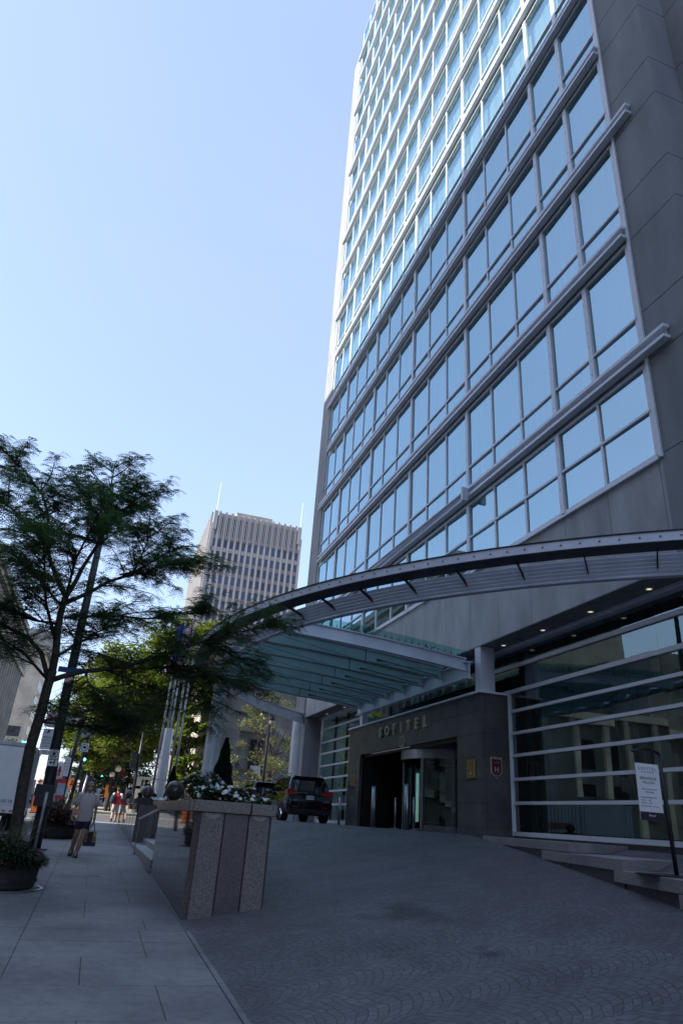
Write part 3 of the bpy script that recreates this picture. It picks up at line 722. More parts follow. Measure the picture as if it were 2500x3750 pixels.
# ================================================================== canopy
CX, CY = 19.3, 21.5
CN = thing('entrance_canopy', 'curved steel and green glass canopy ring standing over the driveway', 'canopy', (3.75, 25.9, 1.6))
def pr(r, ph, z): return (CX-r*math.cos(ph), CY+r*math.sin(ph), z)
def rout(ph):
    t = min(1, max(0, (R(17)-ph)/R(7))); return 16.05+.95*t**.5
phs = [R(a) for a in range(-54, 18, 1)]
def band(fr0, fr1, z0, z1, angs):
    return MB().loft([[pr(fr0(a), a, z0), pr(fr1(a), a, z0), pr(fr1(a), a, z1), pr(fr0(a), a, z1)] for a in angs])
A2 = [R(a*.5) for a in range(-108, 35)]
obj('outer_ring', band(lambda a: rout(a)-.02, rout, 6.45, 6.62, A2), 'louvre_paint', CN)
obj('outer_ring_lip', band(lambda a: rout(a)-.05, lambda a: rout(a)+.02, 6.621, 6.645, A2), 'dark_metal', CN)
mat('ring_shade', (.045, .05, .065), .6)  # shade on the underside of the ring, put into its colour
obj('ring_underside', band(lambda a: max(16.0, rout(a)-.46), lambda a: rout(a)-.02, 6.44, 6.47, A2), 'ring_shade', CN)
sb = MB()
L_ = 17*R(1)
a = R(-53.5)
while a < R(14):
    c = Vector(pr(rout(a)+.005, a, 6.535)); sb.ball(c, .021, 8); a += .33/17
obj('stud', sb, 'brass', CN, smooth=True, kind='stuff')
ang2 = [R(a*.5) for a in range(-103, 105)]
ib = MB().loft([[pr(15.93, a, 6.14), pr(16.07, a, 6.14), pr(16.07, a, 6.165), pr(15.93, a, 6.165)] for a in ang2])
ib.loft([[pr(15.985, a, 6.165), pr(16.015, a, 6.165), pr(16.015, a, 6.58), pr(15.985, a, 6.58)] for a in [R(q*.5) for q in range(28, 105)]])
ib.loft([[pr(15.93, a, 6.58), pr(16.07, a, 6.58), pr(16.07, a, 6.605), pr(15.93, a, 6.605)] for a in [R(q*.5) for q in range(28, 105)]])
ib.loft([[pr(15.985, a, 6.165), pr(16.015, a, 6.165), pr(16.015, a, 6.26), pr(15.985, a, 6.26)] for a in [R(q*.5) for q in range(-103, 28)]])
obj('inner_ring', ib, 'canopy_paint', CN)
lo = MB()
for k in range(5):
    t = (k+.4)/5; r = 16.06+t*.30; z = 6.19+t*.27
    dr, dz = .017, .028
    lo.loft([[pr(r-dr+(rout(a)-17)*t*.35, a, z-dz), pr(r+dr+(rout(a)-17)*t*.35, a, z+dz), pr(r+dr+(rout(a)-17)*t*.35, a, z+dz+.012), pr(r-dr+(rout(a)-17)*t*.35, a, z-dz+.012)] for a in [R(q*.5) for q in range(-104, 31)]])
obj('louvre', lo, 'louvre_paint', CN)
for k in range(16):
    bk = MB()
    a = R(-50+4.25*k)
    if a > R(13): break
    p0, p1 = Vector(pr(15.97, a, 6.20)), Vector(pr(rout(a)-.1, a, 6.50)); t = Vector((math.sin(a), math.cos(a), 0))*.012
    bk.add([p0-t, p0+t, p1+t, p1-t, p0-t+Vector((0, 0, .09)), p0+t+Vector((0, 0, .09)), p1+t+Vector((0, 0, .05)), p1-t+Vector((0, 0, .05))],
        [(0, 3, 2, 1), (4, 5, 6, 7), (0, 1, 5, 4), (1, 2, 6, 5), (2, 3, 7, 6), (3, 0, 4, 7)]); obj('bracket', bk, 'dark_metal', CN)
# roof beams running from the ring to the hotel
zb = lambda x: 5.74+(9.2-x)*.066+.05*math.sin(math.pi*max(0, min(1, (x-3.6)/5.6)))
xin = lambda y: CX-math.sqrt(max(0, 16.0**2-(y-CY)**2))
BY = [16.8+1.4*i for i in range(7)]
for y in BY:
    xs2 = [xin(y)+(9.15-xin(y))*i/14 for i in range(15)]
    b_ = MB(); d = .36
    for dy, za, zb2 in ((.085, 0, .03), (.014, .03, d-.03), (.085, d-.03, d)):
        b_.loft([[(x, y-dy, zb(x)+za), (x, y+dy, zb(x)+za), (x, y+dy, zb(x)+zb2), (x, y-dy, zb(x)+zb2)] for x in xs2])
    obj('roof_beam', b_, 'canopy_paint' if y < 17 else 'beam_shaded', CN)  # beams behind the first: shade under the roof put into the colour
eb = MB()
for x0, x1, z0, z1 in ((9.08, 9.28, 5.53, 5.56), (9.165, 9.195, 5.56, 5.97), (9.08, 9.28, 5.97, 6.0)): eb.box(x0, x1, 16.62, 25.55, z0, z1)
obj('edge_beam', eb, 'canopy_paint', CN)
for ya, yb in zip([16.42]+[y+.7 for y in BY[:-1]], [y+.7 for y in BY[:-1]]+[25.6]):
    ya += .01; yb -= .01
    for f0, f1 in ((0, .5), (.5, 1)):
        g_ = MB(); P = []
        for k in range(8):
            t = f0+(f1-f0)*k/7-(.003 if k == 7 else 0)
            P.append([((xin(y)+.05)+(9.1-xin(y)-.05)*t, y) for y in (ya, yb)])
        g_.add([(x, y, zb(x)+.47) for q in P for x, y in q], [(2*i, 2*i+1, 2*i+3, 2*i+2) for i in range(7)])
        obj('roof_pane', g_, 'glass_canopy', CN)
tk = MB()
for y in BY:
    x = xin(y)+.3
    while x < 9.1: tk.box(x-.008, x+.008, y-.01, y+.01, zb(x)+.36, zb(x)+.46); x += .2
obj('glazing_pin', tk, 'dark_metal', CN, kind='stuff')
sp_ = MB()
for y in BY[:6]:
    for f in (.42, .78):
        x = xin(y)+(9.15-xin(y))*f; z = zb(x)+.38
        for dx in (-.14, .14):
            for dy in (-.12, .12): sp_.tube([(x, y, z-.02), (x+dx, y+dy, z+.04), (x+dx, y+dy, z+.075)], .013, 5)
obj('spider_fitting', sp_, 'dark_metal', CN)
tr_ = MB()
for y in BY[1:]:
    tr_.tube([(xin(y)+.2, y-.25, zb(4)+.22), (6.6, y-.25, zb(6.6)-.08), (9.05, y-.25, zb(9)+.18)], .006, 5)
    tr_.tube([(6.6, y-.25, zb(6.6)-.08), (6.6, y-.25, zb(6.6)+.35)], .011, 5)
    tr_.tube([(7.0, y-.1, zb(7)+.1), (7.3, y-.1, zb(7.3)+.1), (8.95, y-.1, zb(9)+.05)], [.03, .011, .014], 6)
obj('tie_rod', tr_, 'dark_metal', CN)
co_ = MB(); X, Y = 3.78, 25.9
co_.cyl(X, Y, 1.3, 3.05, .285, n=32).cyl(X, Y, 3.09, 4.42, .275, n=32).cyl(X, Y, 4.45, 6.12, .262, n=32)
c = obj('column', co_, 'white_metal', CN)
s_ = MB().cyl(X, Y, 3.0, 3.12, .292, n=32).cyl(X, Y, 4.40, 4.47, .283, n=32).cyl(X, Y, 1.5, 1.62, .31, n=32)
for k in range(6):
    an = R(60*k+12); s_.box(X+.28*math.cos(an)-.012, X+.28*math.cos(an)+.012, Y+.28*math.sin(an)-.012, Y+.28*math.sin(an)+.012, 1.6, 4.62)
obj('column_band', s_, 'canopy_paint', c)
# flag pylon and poles in the far planter
PY = thing('flag_pylon', 'thick white metal clad pylon at the foot of the flagpoles', 'pylon', (3.0, 36, 1.9))
q = MB().cyl(3.0, 36, 1.0, 3.0, .235, n=28).cyl(3.0, 36, 3.03, 5.42, .225, n=28)
obj('shaft', q, 'white_metal', PY)
q = MB().cyl(3.0, 36, 2.2, 2.28, .245, n=28).cyl(3.0, 36, 4.05, 4.11, .24, n=28)
for k in range(6): an = R(60*k+20); q.box(3+.232*math.cos(an)-.01, 3+.232*math.cos(an)+.01, 36+.232*math.sin(an)-.01, 36+.232*math.sin(an)+.01, 2.2, 4.3)
obj('band', q, 'canopy_paint', PY)
mat('flag_red', (.62, .015, .02), .7, var=.1); mat('flag_blue', (.015, .05, .45), .7, var=.1); mat('flag_white', (.7, .7, .74), .7, var=.05)
FP = [(2.72, 36.5, 9.6, 'leftmost slim flagpole behind the white pylon', 'flag_red', 9.25, 8.2), (2.93, 36.3, 11.5, 'flagpole with the blue flag above the white pylon', 'flag_blue', 11.0, 8.9),
      (3.10, 36.4, 9.4, 'flagpole just right of the blue flag pole', 'flag_red', 9.05, 8.3), (3.42, 36.6, 11.6, 'tall flagpole carrying the white and red flag', 'flag_white', 11.1, 9.6), (3.68, 36.8, 9.6, 'rightmost flagpole, nearest the canopy column', None, 0, 0)]
for x, y, h, lab, fm, z1, z0 in FP:
    t = thing('flagpole', lab, 'flagpole', (x, y, 1.8), 'flagpoles in the far planter')
    obj('pole', MB().tube([(x, y, 1.0), (x, y, h)], [.065, .045], 12), 'galvanised', t, smooth=True)
    obj('finial', MB().ball((x, y, h+.05), .07, 8), 'steel', t)
    if fm:
        lab2 = {'flag_red': 'limp red and white flag hanging low', 'flag_blue': 'limp blue flag with white cross hanging', 'flag_white': 'limp white flag with red edges hanging'}[fm]+(' from the leftmost pole' if x < 2.8 else ' from the third pole' if fm == 'flag_red' else ' above the planter')
        fl_ = thing('flag', lab2, 'flag', (x, y, z1), 'flags')
        n1, n2 = 10, 12; vs = []
        for i in range(n1+1):
            zz = z1-(z1-z0)*i/n1
            for j in range(n2+1):
                u = j/n2*.42*(1-.25*i/n1); vs.append((x-.06-u*.8, y+.09*math.sin(j*1.3+i*.35), zz-u*1.1))
        def sub(j0, j1, nm, mm):
            mb = MB(); w_ = j1-j0
            mb.add([vs[i*(n2+1)+j] for i in range(n1+1) for j in range(j0, j1+1)], [(i*(w_+1)+k, i*(w_+1)+k+1, (i+1)*(w_+1)+k+1, (i+1)*(w_+1)+k) for i in range(n1) for k in range(w_)])
            obj(nm, mb, mm, fl_, smooth=True)
        sub(0, 3, 'stripe', fm if fm != 'flag_white' else 'flag_red'); sub(3, 7, 'centre', 'flag_white' if fm != 'flag_blue' else 'flag_blue'); sub(7, 8, 'stripe', 'flag_white'); sub(8, 12, 'stripe', fm if fm != 'flag_white' else 'flag_white')

# ================================================================== vehicles
mat('car_black', (.010, .010, .013), .12, .3, var=.1, spec=.8, coat=1)
mat('car_navy', (.012, .016, .035), .12, .3, var=.1, spec=.8, coat=1)
mat('car_glass', (.008, .010, .012), .03, var=.1, spec=.9)
mat('tail_red', (.42, .008, .012), .15, var=.2, scale=20, coat=1)
mat('chrome', (.75, .75, .78), .1, 1, var=.03)
mat('plastic', (.02, .02, .022), .6, var=.1)
mat('car_white', (.62, .64, .68), .35, var=.03, coat=.3)
def rect_ring(w0, y0, w1, y1, z, n=0): return [(-w0, y0, z), (w0, y0, z), (w1, y1, z), (-w1, y1, z)]
def wheel(par, x, y, z, r, sgn):
    t = MB(); n = 28; w_ = .12
    prof = [(-w_, r*.60), (-w_, r*.93), (-w_*.7, r), (w_*.7, r), (w_, r*.93), (w_, r*.60)]
    rings = [[(x+a, y+q*math.cos(2*math.pi*k/n), z+q*math.sin(2*math.pi*k/n)) for a, q in prof] for k in range(n)]
    t.loft(rings, closed=True); wh = obj('wheel', t, 'rubber', par, smooth=True)
    rm = MB(); xo = x+sgn*w_*.8
    rm.loft([[(xo-sgn*.02*(i % 2), y+q*math.cos(2*math.pi*k/n), z+q*math.sin(2*math.pi*k/n)) for i, q in enumerate((r*.64, r*.58, r*.54))] for k in range(n)], closed=True)
    for k in range(5):
        a = 2*math.pi*k/5+.3
        for da in (-.13, .13):
            c0 = Vector((xo, y, z)); e_ = Vector((xo, y+r*.57*math.cos(a+da), z+r*.57*math.sin(a+da))); rm.tube([c0, e_], [.03, .018], 4)
    rm.ball((xo, y, z), .05, 8); obj('rim', rm, 'chrome', wh)
    obj('brake_disc', MB().loft([[(xo-sgn*.06, y+q*math.cos(2*math.pi*k/n), z+q*math.sin(2*math.pi*k/n)) for q in (.01, r*.5)] for k in range(n)], closed=True), 'dark_metal', wh)
def suv(name, label, x, y, z, paint, plate, spoiler, chrome_bar):
    t = thing(name, label, 'car', (x, y, z), 'cars under the canopy')
    L = 4.7
    def sec(yy, wb, ws, wt, z0, zm, zt):
        return [(x-wb, y+yy, z+z0), (x+wb, y+yy, z+z0), (x+ws, y+yy, z+z0+.16), (x+ws+.015, y+yy, z+zm), (x+wt, y+yy, z+zt), (x-wt, y+yy, z+zt), (x-ws-.015, y+yy, z+zm), (x-ws, y+yy, z+z0+.16)]
    S = [(.0, .72, .80, .76, .42, .62, .72), (.06, .80, .89, .84, .33, .64, .80), (.14, .83, .91, .86, .26, .70, 1.02), (.45, .84, .92, .86, .24, .74, 1.09), (2.2, .84, .92, .87, .24, .74, 1.07), (3.3, .84, .92, .86, .24, .74, 1.04), (4.2, .82, .89, .80, .26, .70, .98), (4.6, .72, .80, .70, .30, .60, .86), (4.7, .60, .66, .60, .40, .56, .74)]
    obj('body', MB().loft([sec(*s) for s in S]), paint, t, smooth=False, bevel=.03)
    gh = MB().loft([[(x+a, y+b, z+c) for a, b, c in r] for r in (
        [(-.85, .15, 1.03), (.85, .15, 1.03), (.86, 3.35, 1.02), (-.86, 3.35, 1.02)],
        [(-.80, .33, 1.32), (.80, .33, 1.32), (.80, 2.85, 1.32), (-.80, 2.85, 1.32)],
        [(-.70, .50, 1.58), (.70, .50, 1.58), (.70, 2.45, 1.58), (-.70, 2.45, 1.58)],
        [(-.60, .62, 1.67), (.60, .62, 1.67), (.60, 2.25, 1.67), (-.60, 2.25, 1.67)])])
    obj('cabin', gh, paint, t, bevel=.04)
    obj('rear_window', MB().add([(x-.72, y+.175, z+1.08), (x+.72, y+.175, z+1.08), (x+.60, y+.462, z+1.55), (x-.60, y+.462, z+1.55)], [(0, 1, 2, 3)]), 'car_glass', t)
    for s in (-1, 1):
        for ya, yb, yc, yd in ((.45, 1.0, 1.0, .62), (1.08, 2.0, 1.95, 1.08), (2.08, 3.1, 2.5, 2.03)):
            mb = MB().add([(x+s*.865, y+ya, z+1.07), (x+s*.865, y+yb, z+1.07), (x+s*.735, y+yc, z+1.52), (x+s*.735, y+yd, z+1.52)], [(0, 1, 2, 3)]); obj('side_window', mb, 'car_glass', t)
        obj('roof_rail', MB().tube([(x+s*.62, y+.7, z+1.67), (x+s*.62, y+.8, z+1.73), (x+s*.62, y+2.1, z+1.73), (x+s*.62, y+2.25, z+1.68)], .018, 6), 'chrome', t)
        lp = MB().add([(x+s*.52, y+.075, z+.98), (x+s*.90, y+.09, z+.93), (x+s*.90, y+.09, z+1.13), (x+s*.80, y+.14, z+1.15), (x+s*.50, y+.12, z+1.08), (x+s*.52, y+.25, z+.98), (x+s*.935, y+.42, z+.97), (x+s*.93, y+.42, z+1.10), (x+s*.80, y+.3, z+1.15), (x+s*.50, y+.3, z+1.08)],
            [(0, 1, 2, 3, 4), (1, 6, 7, 2), (2, 7, 8, 3), (3, 8, 9, 4), (0, 5, 6, 1), (5, 9, 8, 7, 6), (0, 4, 9, 5)])
        obj('tail_lamp', lp, 'tail_red', t)
        obj('reflector', MB().box(x+s*.62-.1, x+s*.62+.1, y-.01, y+.03, z+.52, z+.56), 'tail_red', t)
        mr = MB().ball((x+s*1.02, y+2.75, z+1.08), .13, 10, (1, .6, .75)); mr.tube([(x+s*.86, y+2.78, z+1.02), (x+s*.98, y+2.75, z+1.05)], .03, 5); obj('mirror', mr, paint, t, smooth=True)
        for yy in (.80, 3.65):
            ar = MB(); ar.loft([[(x+s*(.925), y+yy+q*math.cos(R(a)), z+.36+q*math.sin(R(a))), (x+s*.80, y+yy+q*math.cos(R(a)), z+.36+q*math.sin(R(a)))][::s] + [(x+s*.80, y+yy+(q-.06)*math.cos(R(a)), z+.36+(q-.06)*math.sin(R(a))), (x+s*.925, y+yy+(q-.06)*math.cos(R(a)), z+.36+(q-.06)*math.sin(R(a)))][::s] for q in (.43,) for a in range(-10, 191, 20)])
            obj('wheel_arch', ar, 'plastic', t)
            wheel(t, x+s*.82, y+yy, z+.355, .355, s)
    obj('bumper', MB().loft([[(x-.86, y-.03, z+.46), (x+.86, y-.03, z+.46), (x+.88, y+.3, z+.46), (x-.88, y+.3, z+.46)], [(x-.80, y+.02, z+.27), (x+.80, y+.02, z+.27), (x+.84, y+.3, z+.25), (x-.84, y+.3, z+.25)]]), 'plastic', t, bevel=.02)
    if chrome_bar:
        obj('chrome_bar', MB().box(x-.50, x+.50, y+.035, y+.12, z+1.0, z+1.045), 'chrome', t)
    else: obj('chrome_bar', MB().box(x-.45, x+.45, y+.02, y+.1, z+.94, z+.955), 'chrome', t)
    pl = obj('number_plate', MB().box(x-.15, x+.15, y+.0, y+.1, z+.80, z+.94), 'sign_white', t)
    text(plate, .105, (x, y-.003, z+.865), 'lettering', 'ink', pl)
    for s in (-.6, .6): obj('exhaust', MB().tube([(x+s, y-.03, z+.33), (x+s, y+.2, z+.33)], .045, 10), 'chrome', t)
    obj('spoiler', MB().box(x-.60, x+.60, y+.38 if not spoiler else y+.26, y+.7, z+1.60, z+1.64), paint, t, bevel=.01)
    obj('wiper', MB().tube([(x-.05, y+.17, z+1.10), (x+.35, y+.22, z+1.17)], .012, 5), 'plastic', t)
    obj('aerial', MB().tube([(x+.1, y+.9, z+1.67), (x+.14, y+.8, z+1.95)], .006, 4).ball((x+.1, y+.9, z+1.68), .04, 6), 'plastic', t)
    return t
suv('parked_car', 'black sport utility car seen from behind at the hotel entrance', 7.96, 27.0, 1.63, 'car_black', 'FLP 9402', False, True)
suv('parked_car', 'dark blue sport utility car parked in front of the black one', 8.05, 34.2, 1.63, 'car_navy', '', True, False)

# white box truck at the kerb
TR = thing('box_truck', 'white box truck standing at the left kerb behind the tree', 'truck', (-3.75, 30, .6))
z = zs(31)-.13; tx0, tx1, ty0 = -4.95, -2.58, 30.0
obj('cargo_box', MB().box(tx0, tx1, ty0, ty0+5.2, z+.78, z+2.98), 'car_white', TR, bevel=.02)
obj('roof_rim', MB().box(tx0-.02, tx1+.02, ty0-.03, ty0+5.22, z+2.98, z+3.12), 'galvanised', TR, bevel=.01)
obj('rear_door', MB().box(tx0+.12, tx1-.12, ty0-.025, ty0-.002, z+.9, z+2.86), 'car_white', TR)
text('10118', .17, (tx1-.42, ty0-.03, z+1.02), 'lettering', 'ink', TR)
obj('rear_frame', MB().box(tx0, tx1, ty0-.06, ty0-.005, z+.62, z+.80), 'car_white', TR)
ml = MB()
for x in (-2.75, -3.0, -3.3, -4.6, -4.8): ml.box(x-.07, x+.07, ty0-.075, ty0-.055, z+.67, z+.73)
obj('tail_lamp', ml, 'tail_red', TR)
obj('side_skirt', MB().box(tx1-.05, tx1+.005, ty0+.3, ty0+5, z+.62, z+.77), 'galvanised', TR)
sdm = MB()
for k in range(16): sdm.box(tx1+.002, tx1+.022, ty0+.3+k*.3, ty0+.33+k*.3, z+.8, z+2.95)
obj('side_rib', sdm, 'galvanised', TR)
mat('graphic_red', (.30, .10, .10), .5); obj('side_graphic', MB().box(tx1+.004, tx1+.016, ty0+1.6, ty0+3.6, z+1.7, z+2.0), 'graphic_red', TR)
obj('chassis', MB().box(tx0+.3, tx1-.3, ty0+.1, ty0+7, z+.5, z+.76), 'plastic', TR)
obj('cab', MB().loft([[(tx0+.1, ty0+5.4, z+.5), (tx1-.1, ty0+5.4, z+.5), (tx1-.1, ty0+5.4, z+2.4), (tx0+.1, ty0+5.4, z+2.4)], [(tx0+.1, ty0+6.4, z+.5), (tx1-.1, ty0+6.4, z+.5), (tx1-.15, ty0+6.4, z+2.3), (tx0+.15, ty0+6.4, z+2.3)], [(tx0+.15, ty0+7.5, z+.5), (tx1-.15, ty0+7.5, z+.5), (tx1-.2, ty0+7.5, z+1.3), (tx0+.2, ty0+7.5, z+1.3)]]), 'car_white', TR)
obj('mirror', MB().box(tx1+.05, tx1+.25, ty0+6.3, ty0+6.4, z+1.35, z+1.85).tube([(tx1-.1, ty0+6.4, z+1.3), (tx1+.15, ty0+6.36, z+1.45)], .02, 5), 'plastic', TR)
for xx, s in ((tx0+.2, -1), (tx1-.2, 1)):
    for yy in (ty0+1.2, ty0+6.3): wheel(TR, xx, yy, z+.42, .42, s)
obj('mudflap', MB().box(tx0+.05, tx0+.5, ty0+.6, ty0+.62, z+.15, z+.6), 'rubber', TR); obj('mudflap', MB().box(tx1-.5, tx1-.05, ty0+.6, ty0+.62, z+.15, z+.6), 'rubber', TR)

# distant truck with an advertising panel, and a van
z = zs(80)-.13
AT = thing('delivery_truck', 'distant white truck with a dark food advertisement on its back', 'truck', (-3.7, 80, z))
obj('cargo_box', MB().box(-5.0, -2.6, 80, 86, z+.6, z+3.1), 'car_white', AT)
obj('header', MB().box(-5.05, -2.6, 79.9, 79.99, z+2.6, z+3.25), 'dark_metal', AT)
text('our Sto', .34, (-3.8, 79.88, z+2.95), 'lettering', 'sign_white', AT)
mat('advert', (.03, .03, .032), .5, col2=(.35, .18, .12), scale=2.2, detail=6)
obj('advert_panel', MB().box(-4.9, -2.75, 79.92, 79.985, z+.85, z+2.55), 'advert', AT)
obj('price_strip', MB().box(-4.75, -4.3, 79.9, 79.918, z+.95, z+2.1), 'sign_red', AT)
text('LES SANDWICHS', .2, (-3.75, 79.9, z+2.35), 'lettering', 'sign_white', AT)
obj('tail_lamp', MB().box(-2.9, -2.7, 79.9, 79.99, z+.6, z+.75).box(-4.95, -4.75, 79.9, 79.99, z+.6, z+.75), 'tail_red', AT)
for xx, s in ((-4.8, -1), (-2.8, 1)): wheel(AT, xx, 81.2, z+.42, .42, s); wheel(AT, xx, 85, z+.42, .42, s)
z = zs(70)-.13
VN = thing('van', 'white van coming down the sunlit street beyond the crossing', 'van', (-6.2, 72, z))
obj('body', MB().loft([[(-7.1, 70+a, z+b) , (-5.3, 70+a, z+b), (-5.3, 70+a, z+c), (-7.1, 70+a, z+c)] for a, b, c in ((0, .4, 1.0), (.8, .3, 1.3), (1.5, .3, 2.0), (5, .3, 2.1))]), 'car_white', VN, bevel=.05)
obj('windscreen', MB().add([(-7.0, 70.85, z+1.36), (-5.4, 70.85, z+1.36), (-5.5, 71.42, z+1.92), (-6.9, 71.42, z+1.92)], [(0, 1, 2, 3)]), 'car_glass', VN)
for s in (-6.9, -5.5): obj('headlight', MB().ball((s, 70.02, z+.85), .12, 8), 'chrome', VN)
for xx, s in ((-7, -1), (-5.4, 1)): wheel(VN, xx, 71, z+.33, .33, s); wheel(VN, xx, 74, z+.33, .33, s)
# ================================================================== trees
def frond_into(V, F, p, d, up_, ln, rnd):
    """one pinnate leaf: pairs of leaflets along a stalk from p in direction d"""
    side = d.cross(up_)
    if side.length < 1e-3: side = Vector((1, 0, 0))
    side.normalize(); n = 6
    for i in range(n):
        t = (i+.6)/n; c = p+d*ln*t-Vector((0, 0, 1))*(ln*.35*t*t); l = ln*.26*(1-.35*abs(t-.45)*2)
        for s in (-1, 1):
            e_ = c+(side*s+d*.35).normalized()*l; w_ = d*(ln*.055)
            k = len(V); m_ = (c+e_)*.5
            V += [c, m_-w_, e_, m_+w_]; F.append((k, k+1, k+2, k+3))
def locust(root, limbs, rnd, dens=1.0):
    wood = MB(); V = []; F = []; mainlimbs = []
    for pts, r0, r1, leafy in limbs:
        P = [Vector(p) for p in pts]; n = len(P)
        wood.tube(P, [r0+(r1-r0)*i/(n-1) for i in range(n)], 8)
        if leafy is None: continue
        segs = [(P[i+1]-P[i]).length for i in range(n-1)]; tot = sum(segs); s = leafy*tot
        while s < tot:
            k = 0; q = s
            while k < n-2 and q > segs[k]: q -= segs[k]; k += 1
            b = P[k].lerp(P[k+1], min(1, q/segs[k])); d = (P[k+1]-P[k]).normalized()
            a = rnd.uniform(0, 2*math.pi); side = Vector((math.cos(a), math.sin(a), rnd.uniform(-.1, .45)))
            dd = (side+d*.65).normalized(); ln = rnd.uniform(.55, 1.25)*(.65+.5*(1-s/tot))
            bp = b.copy(); path = [bp.copy()]; nn = 5
            for j in range(nn):
                dd = (dd+Vector((rnd.uniform(-.2, .2), rnd.uniform(-.2, .2), rnd.uniform(-.13, .1)))).normalized()
                bp = bp+dd*ln/nn; path.append(bp.copy())
                for q2 in range(2):
                    if rnd.random() > .92: continue
                    a2 = rnd.uniform(0, 2*math.pi); td = (Vector((math.cos(a2), math.sin(a2), rnd.uniform(-.35, .3)))+dd*.5).normalized(); tl = rnd.uniform(.2, .5)
                    e2 = bp+td*tl-Vector((0, 0, tl*.15)); wood.tube([bp, e2], [.006, .003], 3, caps=False)
                    nf = int(rnd.uniform(6, 11)*dens)
                    for f in range(nf):
                        pp = bp.lerp(e2, (f+.5)/nf); a3 = rnd.uniform(0, 2*math.pi)
                        fd = (Vector((math.cos(a3), math.sin(a3), rnd.uniform(-.45, .2)))+td*.4).normalized()
                        frond_into(V, F, pp, fd, Vector((rnd.uniform(-.4, .4), rnd.uniform(-.4, .4), 1)), rnd.uniform(.15, .25), rnd)
            wood.tube(path, [.014*(1-j/nn)+.004 for j in range(nn+1)], 4, caps=False)
            s += rnd.uniform(.08, .17)
        mainlimbs.append(P)
    obj('trunk', wood, 'bark', root, smooth=True)
    obj('crown', MB().add(V, F), 'leaf_locust', root)
TS = (0, 2050, 3.92)
